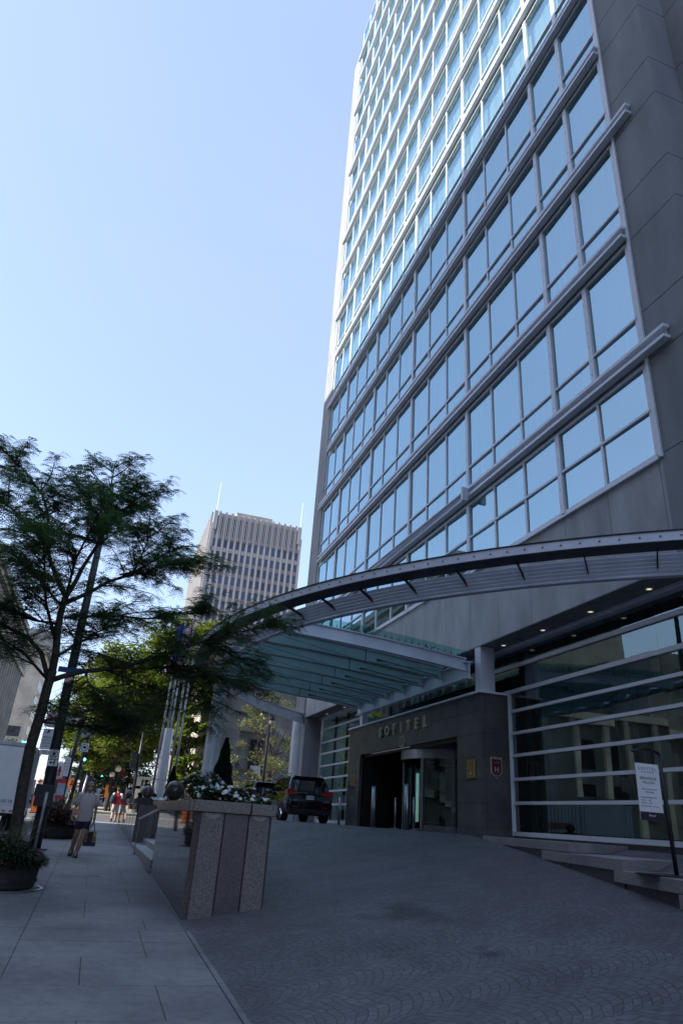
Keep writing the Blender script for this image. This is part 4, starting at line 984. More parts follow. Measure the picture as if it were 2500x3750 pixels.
# limbs of the near tree, metres (x, y, z)
Y = 14.1
def L3(pts, y0, y1):
    n = len(pts); return [(x, y0+(y1-y0)*i/(n-1), z) for i, (x, z) in enumerate(pts)]
LT1 = thing('honey_locust_tree', 'near dark honey locust with feathery leaves rising from the round tub', 'tree', (-1.14, Y, .33))
trunk = [(-1.13, Y, .5), (-1.13, Y, 1.0), (-1.20, Y, 1.9), (-1.235, Y, 2.55), (-1.20, Y, 3.15), (-1.20, Y, 3.62), (-1.18, Y, 3.95)]
limbs = [(trunk, .105, .085, None),
 ([(-1.18, Y, 3.9), (-1.2, Y, 4.3), (-1.27, Y, 4.75), (-1.29, Y, 5.1), (-1.27, Y, 5.42)], .075, .06, None),
 (L3([(-1.2, 3.75), (-.95, 3.9), (-.62, 4.05), (-.1, 4.2), (.45, 4.42), (1.05, 4.75), (1.6, 5.05), (2.2, 5.35), (2.85, 5.6), (3.35, 5.75)], Y, Y+1.0), .055, .010, .14),
 (L3([(-1.2, 3.75), (-1.45, 4.25), (-1.75, 4.5), (-2.2, 4.65), (-2.75, 4.85), (-3.4, 5.0)], Y, Y-.2), .05, .018, .3),
 (L3([(-1.27, 5.4), (-1.5, 5.75), (-1.72, 6.1), (-1.95, 6.6), (-2.0, 7.1), (-2.25, 7.6), (-2.75, 8.1), (-3.3, 8.5)], Y, Y+.3), .05, .012, .25),
 (L3([(-1.75, 6.2), (-2.1, 6.55), (-2.5, 6.8), (-3.1, 7.05)], Y, Y-.8), .03, .01, .05),
 (L3([(-1.27, 5.4), (-1.15, 5.8), (-1.1, 6.05), (-.95, 6.5), (-.83, 7.0), (-.80, 7.4), (-.92, 7.95), (-.95, 8.55)], Y, Y), .05, .01, .35),
 (L3([(-.85, 6.9), (-.6, 7.5), (-.35, 7.95), (-.02, 8.3)], Y, Y+.4), .022, .007, .1),
 (L3([(-.83, 7.0), (-1.25, 7.4), (-1.55, 7.7)], Y, Y-.5), .02, .007, .1),
 (L3([(-1.23, 5.3), (-.85, 5.6), (-.55, 5.9), (-.15, 6.15), (.15, 6.45), (.45, 6.75), (.78, 7.05)], Y, Y+.4), .045, .01, .28),
 (L3([(-.35, 6.05), (.1, 6.15), (.6, 6.3), (1.15, 6.35)], Y, Y-.7), .022, .008, .1),
 (L3([(-.1, 6.2), (.05, 6.9), (.1, 7.35), (.2, 7.65)], Y+.2, Y+.7), .02, .006, .1),
 (L3([(-1.2, 5.0), (-.75, 5.15), (-.2, 5.3), (.4, 5.4), (1.0, 5.65), (1.7, 5.9)], Y, Y+1.2), .03, .008, .12),
 (L3([(-1.22, 4.85), (-1.8, 4.95), (-2.4, 5.2), (-3.0, 5.3)], Y, Y+1.2), .03, .008, .15),
 (L3([(-1.2, 3.0), (-.85, 3.12), (-.45, 3.25), (-.2, 3.32), (.15, 3.35)], Y, Y-.3), .028, .007, .6),
 (L3([(-1.21, 3.0), (-.6, 3.05), (.1, 3.1)], Y, Y+1.0), .02, .007, .30),
 (L3([(-1.2, 3.4), (-.8, 3.25), (-.35, 3.2), (.3, 3.3)], Y, Y+.5), .02, .007, .55),
 (L3([(-.62, 4.05), (-.5, 3.85), (-.2, 3.55), (.05, 3.25)], Y+.1, Y+.4), .018, .006, .1),
 (L3([(.1, 4.25), (.25, 3.95), (.35, 3.7), (.7, 3.3)], Y+.3, Y+.5), .018, .006, .2),
 (L3([(.9, 4.65), (1.3, 4.3), (1.8, 3.95), (2.3, 3.6)], Y+.5, Y+.8), .018, .006, .15),
 (L3([(1.6, 5.05), (2.1, 5.0), (2.6, 4.8), (3.0, 4.75)], Y+.7, Y+1.2), .016, .006, .05),
 (L3([(-.1, 4.2), (.5, 4.25), (1.2, 4.4), (1.9, 4.3), (2.5, 4.2)], Y+.3, Y+.1), .022, .007, .2),
 ([(-1.2, Y, 4.2), (-.9, Y+.9, 4.7), (-.6, Y+1.8, 5.2), (-.3, Y+2.6, 5.6)], .035, .01, .25),
 ([(-1.25, Y, 4.5), (-1.5, Y-.9, 5.0), (-1.6, Y-1.7, 5.5), (-1.7, Y-2.3, 5.9)], .035, .01, .25),
 ([(-1.27, Y, 5.4), (-1.2, Y-.7, 6.0), (-1.0, Y-1.3, 6.5), (-.8, Y-1.7, 7.0)], .03, .01, .2),
 ([(-1.3, Y, 5.2), (-1.9, Y+.9, 5.9), (-2.4, Y+1.6, 6.4), (-2.8, Y+2.2, 6.8)], .03, .01, .2),
 ([(-1.2, Y, 3.75), (-1.7, Y-.8, 4.1), (-2.3, Y-1.3, 4.3)], .03, .01, .3),
]
locust(LT1, limbs, random.Random(11), 1.0)

def leafy(root, h, cr, ch, rnd, m='leaf_sunny', nclump=46, per=150, size=.17, trunk_r=.16, lean=0, z0=None):
    """broad tree at the root location: branching trunk and a crown of leaf clumps"""
    base = root.location; x, y, z = base
    wood = MB(); zc = z+h-ch*.5; z1 = z+max(1.8, h-ch)
    wood.tube([(x, y, z-.3), (x+.05, y, z+1), (x-.05, y, z1), (x+lean, y, z+h-ch*.35)], [trunk_r, trunk_r*.85, trunk_r*.7, trunk_r*.25], 8)
    V = []; F = []
    for c in range(nclump):
        while True:
            u = Vector((rnd.uniform(-1, 1), rnd.uniform(-1, 1), rnd.uniform(-1, 1)))
            if .25 < u.length < 1: break
        k = .62+.38*rnd.random(); u = u.normalized()*max(u.length, k*.85)
        cc = Vector((x+lean*.5+u.x*cr, y+u.y*cr, zc+u.z*ch*.5)); st_ = Vector((x, y, z1+rnd.uniform(0, ch*.4)))
        md = st_.lerp(cc, .5)+Vector((0, 0, -.05*cr)); wood.tube([st_, md, cc], [trunk_r*.32, trunk_r*.18, trunk_r*.05], 5, caps=False)
        rr = rnd.uniform(.5, 1.05)*cr*.30
        for q in range(per):
            while True:
                w_ = Vector((rnd.uniform(-1, 1), rnd.uniform(-1, 1), rnd.uniform(-1, 1)))
                if w_.length < 1: break
            w_ = w_*(.5+.5*w_.length)
            p = cc+Vector((w_.x*rr*1.25, w_.y*rr*1.25, w_.z*rr*.75)); s = size*rnd.uniform(.6, 1.25)
            a = Vector((rnd.uniform(-1, 1), rnd.uniform(-1, 1), rnd.uniform(-.5, .5))).normalized(); b = a.cross(Vector((rnd.uniform(-.6, .6), rnd.uniform(-.6, .6), 1))).normalized()
            kk = len(V); V += [p-a*s, p-b*s*.42, p+a*s, p+b*s*.42]; F.append((kk, kk+1, kk+2, kk+3))
    obj('trunk', wood, 'bark', root, smooth=True); obj('crown', MB().add(V, F), m, root)
TG = 'street trees beyond the crossing'
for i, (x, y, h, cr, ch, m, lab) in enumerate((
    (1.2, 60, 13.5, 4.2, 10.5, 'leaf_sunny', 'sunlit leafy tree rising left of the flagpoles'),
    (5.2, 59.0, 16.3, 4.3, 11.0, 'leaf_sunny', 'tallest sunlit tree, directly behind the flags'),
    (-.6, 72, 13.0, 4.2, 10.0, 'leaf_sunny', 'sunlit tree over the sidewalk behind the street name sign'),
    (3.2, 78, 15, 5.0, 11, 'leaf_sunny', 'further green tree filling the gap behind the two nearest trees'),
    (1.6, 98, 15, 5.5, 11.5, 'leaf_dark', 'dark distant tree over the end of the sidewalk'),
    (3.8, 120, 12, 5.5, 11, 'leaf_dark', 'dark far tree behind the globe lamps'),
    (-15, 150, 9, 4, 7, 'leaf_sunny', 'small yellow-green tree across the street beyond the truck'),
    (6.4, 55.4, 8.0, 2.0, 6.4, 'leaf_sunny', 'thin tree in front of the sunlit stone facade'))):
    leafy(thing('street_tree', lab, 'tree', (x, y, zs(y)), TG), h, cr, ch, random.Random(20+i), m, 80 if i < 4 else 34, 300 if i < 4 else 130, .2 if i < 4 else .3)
for i, (x, y, lab) in enumerate(((3.5, 150, 'hazy distant tree at the end of the right sidewalk'), (-.5, 175, 'hazy distant tree closing the view at the end of the street'), (7.5, 165, 'hazy distant tree farthest to the right behind the others'), (-5.5, 235, 'farthest small tree in the middle of the street view'))):
    leafy(thing('street_tree', lab, 'tree', (x, y, zs(y)-1), TG), 12, 6, 12.5, random.Random(60+i), 'leaf_dark', 40, 120, .4)
leafy(thing('small_tree', 'pale yellow-green small tree before the grey stone wall', 'tree', (12.2, 52.5, 1.9)), 9.2, 2.7, 7.6, random.Random(40), 'leaf_pale', 42, 105, .12, .11)
leafy(thing('small_tree', 'sparse pale shrub tree at the foot of the grey stone wall', 'tree', (9.9, 53.5, 1.9)), 4.9, 1.5, 4.0, random.Random(41), 'leaf_pale', 20, 80, .11, .07)
leafy(thing('bush', 'dark green shrub right of the globe lamps', 'bush', (2.9, 61, 1.4)), 2.4, 1.2, 2.2, random.Random(42), 'leaf_dark', 16, 120, .12, .05)
leafy(thing('bush', 'low bright hedge bush left of the globe lamps', 'bush', (1.3, 92, 2.1)), 2.2, 1.3, 2.1, random.Random(43), 'leaf_sunny', 14, 90, .12, .05)
mat_r = leafmat('leaf_orange', (.35, .10, .03), (.55, .16, .05), .3)
leafy(thing('bush', 'orange red shrub just beyond the globe lamps', 'bush', (2.9, 85, 2.0)), 4.0, 1.0, 2.6, random.Random(44), 'leaf_orange', 10, 80, .14, .05)

def conifer(lab, x, y, z, h, r, n, seed, size=.05):
    t = thing('conifer_shrub', lab, 'shrub', (x, y, z), 'clipped conifers in the planters'); rnd = random.Random(seed)
    obj('trunk', MB().cyl(x, y, z, z+h*.8, .04, .01, 8), 'bark', t)
    V = []; F = []
    for q in range(n):
        f = rnd.random()**.8; zz = z+.05+f*h; rr = r*min(1, (1-f)*1.5+.07)*(.9+.1*math.sin(f*23+seed)); a = rnd.uniform(0, 2*math.pi); rr *= .72+.28*rnd.random()**.4
        p = Vector((x+rr*math.cos(a), y+rr*math.sin(a), zz)); d = Vector((math.cos(a)*.6, math.sin(a)*.6, rnd.uniform(.3, 1.2))).normalized(); s = size*rnd.uniform(.6, 1.3)
        b = d.cross(Vector((rnd.uniform(-1, 1), rnd.uniform(-1, 1), rnd.uniform(-1, 1)))).normalized()*s*.4; k = len(V)
        V += [p-d*s, p+b, p+d*s, p-b]; F.append((k, k+1, k+2, k+3))
    obj('foliage', MB().add(V, F), 'leaf_conifer', t)
    obj('inner_foliage', MB().lathe((x, y, z+.03), [(r*.7, 0), (r*.68, h*.35), (r*.4, h*.7), (r*.05, h*.93)], 12), 'leaf_conifer', t)
conifer('tall dark clipped conifer behind the white flowers of the nearest planter', 2.56, 15.5, 1.72, 1.42, .25, 9000, 1, .035)
conifer('small dark conifer beside the tall one in the nearest planter', 2.60, 14.9, 1.72, .62, .22, 3500, 2, .03)
conifer('dark conifer at the foot of the flag pylon', 2.95, 30, 1.8, 1.5, .24, 5000, 3, .05)
conifer('low round dark shrub left of the flag pylon', 2.35, 34, 1.9, .75, .45, 3500, 4, .05)

# flowers
def flowers(name, lab, zone, n, leafn, zfun, seed, fs=.028, petal='petal_white'):
    t = thing(name, lab, 'flowers', ((zone[0]+zone[1])/2, (zone[2]+zone[3])/2, 1.8)); t['kind'] = 'stuff'
    rnd = random.Random(seed); V = []; F = []
    for q in range(leafn):
        x = rnd.uniform(zone[0], zone[1]); y = rnd.uniform(zone[2], zone[3]); top = zfun(x, y); z_ = 1.72+(top-1.72)*(rnd.random()**.45)
        p = Vector((x, y, z_)); a = rnd.uniform(0, 2*math.pi); d = Vector((math.cos(a), math.sin(a), rnd.uniform(-.5, .35))).normalized(); s = rnd.uniform(.03, .055)
        b = d.cross(Vector((0, 0, 1))).normalized()*s*.42; k = len(V)
        V += [p-d*s*.9, p-b, p+d*s, p+b]; F.append((k, k+1, k+2, k+3))
    o = obj('leaves', MB().add(V, F), 'leaf_impatiens', t); o['kind'] = 'stuff'
    V = []; F = []
    for q in range(n):
        x = rnd.uniform(zone[0], zone[1]); y = rnd.uniform(zone[2], zone[3]); c = Vector((x, y, zfun(x, y)+rnd.uniform(-.05, .03)))
        nr = Vector((rnd.uniform(-.5, .5), rnd.uniform(-1.3, .1), rnd.uniform(.3, 1))).normalized(); u = nr.cross(Vector((1, .2, 0))).normalized(); v = nr.cross(u)
        for k5 in range(5):
            a = 2*math.pi*k5/5; d = u*math.cos(a)+v*math.sin(a); e_ = u*math.cos(a+1.57)+v*math.sin(a+1.57); f = fs*rnd.uniform(.8, 1.2); k = len(V)
            V += [c, c+d*f*.6-e_*f*.5, c+d*f*1.15, c+d*f*.6+e_*f*.5]; F.append((k, k+1, k+2, k+3))
    o = obj('blossoms', MB().add(V, F), petal, t); o['kind'] = 'stuff'
flowers('flower_bed', 'white impatiens with dark green leaves spilling over the nearest planter', (1.70, 2.74, 11.42, 15.2), 190, 15000, lambda x, y: 1.93+.10*math.sin(x*4.1+y*1.7)+.07*math.sin(y*5.3+x)+.34*min(1, max(0, (y-11.9)*.45))*max(.15, 1-max(0, x-2.1)*1.5), 1, .034)
flowers('flower_bed', 'white flowers with green leaves around the foot of the flag pylon', (1.8, 3.6, 26.2, 34), 520, 9000, lambda x, y: 1.98+.10*math.sin(x*2+y)+.04*math.sin(y*5), 2, .045)
# sidewalk tubs
def tub(lab, x, y, r, h, seed, tall, grp):
    t = thing('planter_tub', lab, 'planter', (x, y, zs(y)), grp); z = zs(y); rnd = random.Random(seed)
    n = 28; mb = MB(); mb.lathe((x, y, z), [(r*.93, 0), (r*1.0, .04), (r*1.02, h*.5), (r*1.06, h), (r*.98, h), (r*.95, h-.06), (.01, h-.06)], n); obj('tub', mb, 'tub_wood', t)
    bd = MB()
    for zz in (h*.25, h*.75): bd.lathe((x, y, z+zz), [(r*1.03, 0), (r*1.045, .0), (r*1.045, .05), (r*1.03, .05)], n)
    obj('hoop', bd, 'dark_metal', t)
    pl = thing('plants', tall[0], 'plants', (x, y, z+h)); pl['kind'] = 'stuff'
    V = []; F = []
    for q in range(tall[1]):
        a = rnd.uniform(0, 2*math.pi); rr = r*1.22*math.sqrt(rnd.random()); zz = z+h-.12+tall[2]*(1-(rr/(r*1.45))**2)*rnd.random()**.6
        p = Vector((x+rr*math.cos(a), y+rr*math.sin(a), zz)); d = Vector((math.cos(a), math.sin(a), rnd.uniform(-.7, .6))).normalized(); s = rnd.uniform(.025, .06)
        b = d.cross(Vector((rnd.uniform(-.3, .3), 0, 1))).normalized()*s*.4; k = len(V); V += [p-d*s, p-b, p+d*s, p+b]; F.append((k, k+1, k+2, k+3))
    obj('leaves', MB().add(V, F), tall[3], pl)['kind'] = 'stuff'
    V = []; F = []
    for q in range(tall[4]):
        a = rnd.uniform(0, 2*math.pi); rr = r*.6*math.sqrt(rnd.random()); p = Vector((x+rr*math.cos(a), y+rr*math.sin(a), z+h-.05)); L = rnd.uniform(.5, .95)*tall[5]; o2 = Vector((math.cos(a), math.sin(a), 0))*rnd.uniform(.15, .55)
        prev = p
        for k3 in range(4):
            t0 = (k3+1)/4; nx = p+Vector((0, 0, L*t0*(1-.25*t0*t0)))+o2*L*t0*t0; w_ = Vector((-.006, .004, 0))*(1.25-t0)*1.3; k = len(V); V += [prev-w_, prev+w_, nx+w_*.7, nx-w_*.7]; F.append((k, k+1, k+2, k+3)); prev = nx
    obj('grass_blades', MB().add(V, F), 'leaf_grass', pl)['kind'] = 'stuff'
    V = []; F = []
    for q in range(tall[6]):
        a = rnd.uniform(0, 2*math.pi); rr = r*rnd.uniform(.75, 1.25); c = Vector((x+rr*math.cos(a), y+rr*math.sin(a), z+h+rnd.uniform(-.12, .2)))
        for _ in range(9):
            p = c+Vector((rnd.uniform(-.05, .05), rnd.uniform(-.05, .05), rnd.uniform(-.04, .04))); k = len(V); d = Vector((rnd.uniform(-1, 1), rnd.uniform(-1, 1), rnd.uniform(-1, 1))).normalized()*.022; b = d.cross(Vector((.3, .5, .8))).normalized()*.016; V += [p-d, p-b, p+d, p+b]; F.append((k, k+1, k+2, k+3))
    obj('blossoms', MB().add(V, F), 'petal_pink', pl)['kind'] = 'stuff'
mat('tub_wood', (.030, .026, .026), .8, var=.3, scale=9, stretch=(1, 1, .2))
tub('nearest dark round tub around the trunk of the near tree', -1.33, 13.95, .70, .42, 1, ('dark leafy plants, ornamental grass and pink flowers in the nearest tub', 9000, .5, 'leaf_dark', 260, 1.0, 16), 'dark round tubs along the kerb')
tub('farther dark round tub behind the signpost', -.98, 26.6, .66, .42, 2, ('burgundy leaves, pink flowers and tall grass in the farther tub', 7000, .85, 'leaf_burgundy', 200, 1.5, 12), 'dark round tubs along the kerb')
# steel ring lying in the pavement
rg = MB(); n = 40
rg.loft([[(-1.33+r*math.cos(2*math.pi*k/n), 13.95+r*math.sin(2*math.pi*k/n), zs(13.95)+z_) for r, z_ in ((.80, .004), (.86, .004), (.86, .012), (.80, .012))] for k in range(n)], closed=True)
obj('tree_grate', rg, 'galvanised', label='flat steel ring set in the pavement around the nearest tub', cat='grate', loc=(-1.33, 13.95, zs(13.95)))
# ================================================================== people
def skinmesh(name, bones, m, parent, sub=2, root=0):
    """bones: list of (key, parent key, (x,y,z), (rx,ry)); grows one continuous surface"""
    me = bpy.data.meshes.new(name); bm = bmesh.new(); ly = bm.verts.layers.skin.verify(); off = wloc(parent); D = {}
    for key, par, p, r in bones:
        v = bm.verts.new(Vector(p)-off); v[ly].radius = r; D[key] = v
        if par is not None: bm.edges.new((D[par], v))
    bm.verts.ensure_lookup_table(); bm.verts[root][ly].use_root = True
    bm.to_mesh(me); bm.free(); me.materials.append(MATS[m])
    o = bpy.data.objects.new(name, me); COL.objects.link(o); o.parent = parent
    s = o.modifiers.new('skin', 'SKIN'); s.use_smooth_shade = True
    s = o.modifiers.new('sub', 'SUBSURF'); s.levels = sub; s.render_levels = sub
    return o
def ell(c, rx, ry, n=16): return [(c[0]+rx*math.cos(2*math.pi*k/n), c[1]+ry*math.sin(2*math.pi*k/n), c[2]) for k in range(n)]
def person(label, x, y, z, pose, look, face=-1, group=None, h=1.78):
    """pose: joint -> (dx, dy, dz) in metres from the feet; face -1 looks at the camera"""
    t = thing('person', label, 'person', (x, y, z), group); P = lambda k: (x+pose[k][0], y+pose[k][1], z+pose[k][2])
    off = lambda k, d: tuple(Vector(P(k))+Vector(d))
    B = [('pel', None, P('pel'), (.13, .10)), ('spine', 'pel', P('spine'), (.125, .10)), ('chest', 'spine', P('chest'), (.15, .105)), ('neckb', 'chest', P('neckb'), (.065, .065)), ('neck', 'neckb', P('neck'), (.068, .07)),
         ('jaw', 'neck', off('head', (0, face*.012, -.075)), (.072, .088)), ('head', 'jaw', P('head'), (.098, .115)), ('crown', 'head', off('head', (0, -face*.01, .08)), (.08, .09)),
         ('nose', 'head', off('head', (0, face*.118, -.012)), (.018, .02))]
    for s, q in (('l', -1), ('r', 1)):
        B += [('ear'+s, 'head', off('head', (q*.078, 0, -.005)), (.014, .025)), ('sh'+s, 'chest', P('sh'+s), (.062, .062)), ('el'+s, 'sh'+s, P('el'+s), (.040, .040)), ('wr'+s, 'el'+s, P('wr'+s), (.027, .027)), ('pa'+s, 'wr'+s, P('pa'+s), (.036, .022)),
              ('hip'+s, 'pel', P('hip'+s), (.10, .10)), ('kn'+s, 'hip'+s, P('kn'+s), (.070, .072)), ('ca'+s, 'kn'+s, tuple((Vector(P('kn'+s))*.65+Vector(P('an'+s))*.35)), (.068, .072)), ('an'+s, 'ca'+s, P('an'+s), (.044, .046)), ('to'+s, 'an'+s, P('to'+s), (.036, .028))]
        d = (Vector(P('pa'+s))-Vector(P('wr'+s))).normalized()
        for k, (fx, ln) in enumerate(((-.026, .075), (-.009, .085), (.009, .08), (.026, .065))):
            a = Vector(P('pa'+s))+d*.03+Vector((0, fx, 0)); B += [('f%d%s' % (k, s), 'pa'+s, tuple(a+d*.02), (.010, .010)), ('g%d%s' % (k, s), 'f%d%s' % (k, s), tuple(a+d*ln*.6+Vector((-q*.012, 0, 0))), (.008, .008)), ('h%d%s' % (k, s), 'g%d%s' % (k, s), tuple(a+d*ln*.95+Vector((-q*.03, 0, 0))), (.007, .007))]
        th = Vector(P('wr'+s))+d*.03+Vector((0, face*.03, 0)); B += [('t1'+s, 'wr'+s, tuple(th), (.011, .011)), ('t2'+s, 't1'+s, tuple(th+d*.04+Vector((0, face*.012, 0))), (.009, .009))]
    body = skinmesh('body', B, look.get('skin', 'skin'), t)
    # shirt: lofted shell with a hem, shoulders, collar and two sleeves
    c = lambda k: Vector(P(k)); hem = c('pel')+Vector((0, 0, look.get('hem', -.04))); sw = (c('shr')-c('shl')).length/2
    rings = [ell(hem, .195, .150), ell(hem+Vector((0, 0, .012)), .20, .155), ell(c('spine'), .185, .145), ell(c('chest')+Vector((0, 0, -.06)), .20, .150), ell(c('chest')+Vector((0, 0, .06)), sw+.025, .135), ell(c('neckb')+Vector((0, 0, -.055)), sw*.86, .105), ell(c('neckb')+Vector((0, 0, -.005)), sw*.52, .082), ell(c('neckb')+Vector((0, 0, .03)), .075, .072)]
    sh = MB().loft(rings)
    shirt = obj('shirt', sh, look['shirt'], t, smooth=True)
    for s in 'lr':
        a, b = c('sh'+s), c('el'+s); e_ = a.lerp(b, look.get('sleeve', .72)); inn = a.lerp(c('neckb'), .35)
        obj('sleeve', MB().tube([inn, a+Vector((0, 0, .012)), a.lerp(b, .4), e_], [.075, .088, .080, .082], 14), look.get('sleeves', look['shirt']), shirt, smooth=True)
    # shorts or trousers
    lo = MB(); top = c('pel')+Vector((0, 0, .06))
    sho = MB().loft([ell(top, .165, .125), ell(c('pel')+Vector((0, 0, -.02)), .178, .135), ell(c('pel')+Vector((0, 0, -.1)), .175, .13)])
    for s in 'lr':
        a, b = c('hip'+s), c('kn'+s)
        if look['legs'] == 'long':
            an = c('an'+s); sho.tube([a+Vector((0, 0, .03)), a.lerp(b, .5), b, b.lerp(an, .5), an+Vector((0, 0, -.0))], [.105, .098, .082, .078, .072], 14)
        else:
            e_ = a.lerp(b, look.get('cut', .78)); sho.tube([a+Vector((0, 0, .03)), a.lerp(b, .35), e_], [.108, .104, .098], 14)
    obj('trousers' if look['legs'] == 'long' else 'shorts', sho, look['bottom'], t, smooth=True)
    for s in 'lr':
        a, b = c('an'+s), c('to'+s); d = (b-a).normalized()
        f = MB(); f.loft([[tuple(a+d*q+Vector((u*w_, 0, 0))+Vector((0, 0, v))) for u, v in ((-1, -.055), (1, -.055), (1, top_), (.5, top_+.02), (-.5, top_+.02), (-1, top_))] for q, w_, top_ in ((-.08, .042, .015), (-.03, .052, .03), (.06, .058, .01), (.13, .056, -.005), (.18, .038, -.028))])
        obj('shoe', f, look.get('shoe', 'rubber'), t, bevel=.01)
    hd = c('head'); hb = MB()
    hb.loft([ell(hd+Vector((0, -face*.03, .045)), .086, .082), ell(hd+Vector((0, -face*.018, .07)), .086, .092), ell(hd+Vector((0, -face*.01, .095)), .072, .080), ell(hd+Vector((0, 0, .125)), .035, .04)])
    hb.loft([ell(hd+Vector((0, -face*.055, -.05)), .062, .042), ell(hd+Vector((0, -face*.05, .05)), .084, .058)])
    obj('hair', hb, look['hair'], t, smooth=True)
    return t, P
mat('hair_grey', (.30, .30, .30), .8, var=.2, scale=40); mat('hair_dark', (.04, .025, .015), .7, var=.2)
def check_mat(name, a, b):
    m = bpy.data.materials.new(name); m.use_nodes = True; t = m.node_tree; n = t.nodes; L = t.links.new; bb = n['Principled BSDF']; bb.inputs['Roughness'].default_value = .9
    tc = n.new('ShaderNodeTexCoord'); wv = n.new('ShaderNodeTexWave'); wv.inputs['Scale'].default_value = 9; wv.inputs['Distortion'].default_value = .6; L(tc.outputs['Object'], wv.inputs[0])
    w2 = n.new('ShaderNodeTexWave'); w2.bands_direction = 'Z'; w2.inputs['Scale'].default_value = 7; L(tc.outputs['Object'], w2.inputs[0])
    ad = n.new('ShaderNodeMath'); ad.operation = 'MULTIPLY'; L(wv.outputs['Fac'], ad.inputs[0]); L(w2.outputs['Fac'], ad.inputs[1])
    rp = n.new('ShaderNodeValToRGB'); rp.color_ramp.elements[0].color = (*a, 1); rp.color_ramp.elements[1].color = (*b, 1); rp.color_ramp.elements[0].position = .25; rp.color_ramp.elements[1].position = .6
    L(ad.outputs[0], rp.inputs[0]); L(rp.outputs[0], bb.inputs[0]); MATS[name] = m
check_mat('shirt_check', (.58, .53, .53), (.42, .35, .37))
mat('navy_cloth', (.025, .03, .055), .9, var=.15); mat('khaki', (.28, .25, .19), .9); mat('white_cloth', (.72, .72, .74), .9, var=.04); mat('red_cloth', (.62, .02, .02), .9, var=.08); mat('grey_cloth', (.36, .36, .35), .9)
mat('hivis', (.55, .75, .05), .8, var=.05)
mpose = dict(pel=(0, 0, .94), spine=(0, 0, 1.10), chest=(.0, 0, 1.30), neckb=(0, -.01, 1.475), neck=(0, -.02, 1.53), head=(0, -.035, 1.645),
  shl=(-.185, 0, 1.42), ell=(-.27, .05, 1.14), wrl=(-.27, -.10, .93+.12), pal=(-.25, -.17, 1.02), shr=(.185, 0, 1.42), elr=(.235, .03, 1.13), wrr=(.245, .0, .88), par=(.245, 0, .80),
  hipl=(-.09, 0, .90), knl=(-.11, .06, .50), anl=(-.155, .34, .15), tol=(-.17, .24, .045), hipr=(.09, 0, .90), knr=(.045, -.12, .49), anr=(-.035, -.10, .08), tor=(-.035, -.22, .03))
MX, MY, MZ = -.07, 20.0, zs(20)
pt, PP = person('man with grey hair and moustache in a checked shirt and navy shorts walking towards us', MX, MY, MZ, mpose, dict(shirt='shirt_check', legs='short', bottom='navy_cloth', hair='hair_grey', shoe='rubber', cut=.62, hem=-.12))
hd = Vector(PP('head'))
obj('glasses', MB().box(hd.x-.075, hd.x-.012, hd.y-.108, hd.y-.10, hd.z-.005, hd.z+.028).box(hd.x+.012, hd.x+.075, hd.y-.108, hd.y-.10, hd.z-.005, hd.z+.028).box(hd.x-.012, hd.x+.012, hd.y-.108, hd.y-.10, hd.z+.014, hd.z+.022), 'ink', pt)
obj('moustache', MB().tube([(hd.x-.04, hd.y-.096, hd.z-.058), (hd.x, hd.y-.115, hd.z-.044), (hd.x+.04, hd.y-.096, hd.z-.058)], [.007, .014, .007], 6), 'white_cloth', pt, smooth=True)
obj('collar', MB().loft([ell((hd.x, MY-.01, MZ+1.50), .078, .078, 14), ell((hd.x, MY-.01, MZ+1.545), .066, .068, 14)], caps=False), 'shirt_check', pt)
for k in range(6): obj('button', MB().ball((MX, MY-.158+.004*k, MZ+.9+k*.09), .008, 6), 'ink', pt)
obj('watch', MB().tube([(MX+.246, MY+.003, MZ+.90), (MX+.246, MY+.002, MZ+.925)], .033, 10), 'dark_metal', pt)
BGm = mat('bag_print', (.50, .34, .02), .6, col2=(.012, .03, .07), scale=9, detail=2)
BG = thing('shopping_bag', 'blue, yellow and green shopping bag hanging from the walking man\'s hand', 'bag', (MX+.245, MY, MZ+.27))
bx, by, bz = MX+.235, MY, MZ+.27
obj('sack', MB().loft([[(bx-w_, by-d_, bz+h_), (bx+w_, by-d_, bz+h_), (bx+w_, by+d_, bz+h_), (bx-w_, by+d_, bz+h_)] for w_, d_, h_ in ((.12, .06, 0), (.15, .08, .06), (.14, .07, .22), (.135, .05, .34))]), 'bag_print', BG, bevel=.03)
obj('side_panel', MB().box(bx-.075, bx+.055, by-.092, by-.075, bz+.0, bz+.33).box(bx-.15, bx+.15, by-.09, by-.075, bz+.0, bz+.09), 'navy_cloth', BG)
hn = MB()
for dy in (-.04, .04): hn.tube([(bx-.08, by+dy, bz+.33), (bx-.02, by+dy*.3, bz+.50), (bx+.01, by, bz+.53), (bx+.04, by+dy*.3, bz+.50), (bx+.08, by+dy, bz+.33)], .010, 6)
obj('strap', hn, 'navy_cloth', BG)
cl = thing('folder', 'dark red folder held against the walking man\'s hip', 'folder', (MX-.24, MY-.16, MZ+1.0))
obj('cover', MB().box(MX-.32, MX-.14, MY-.19, MY-.165, MZ+.96, MZ+1.10), 'tail_red', cl)
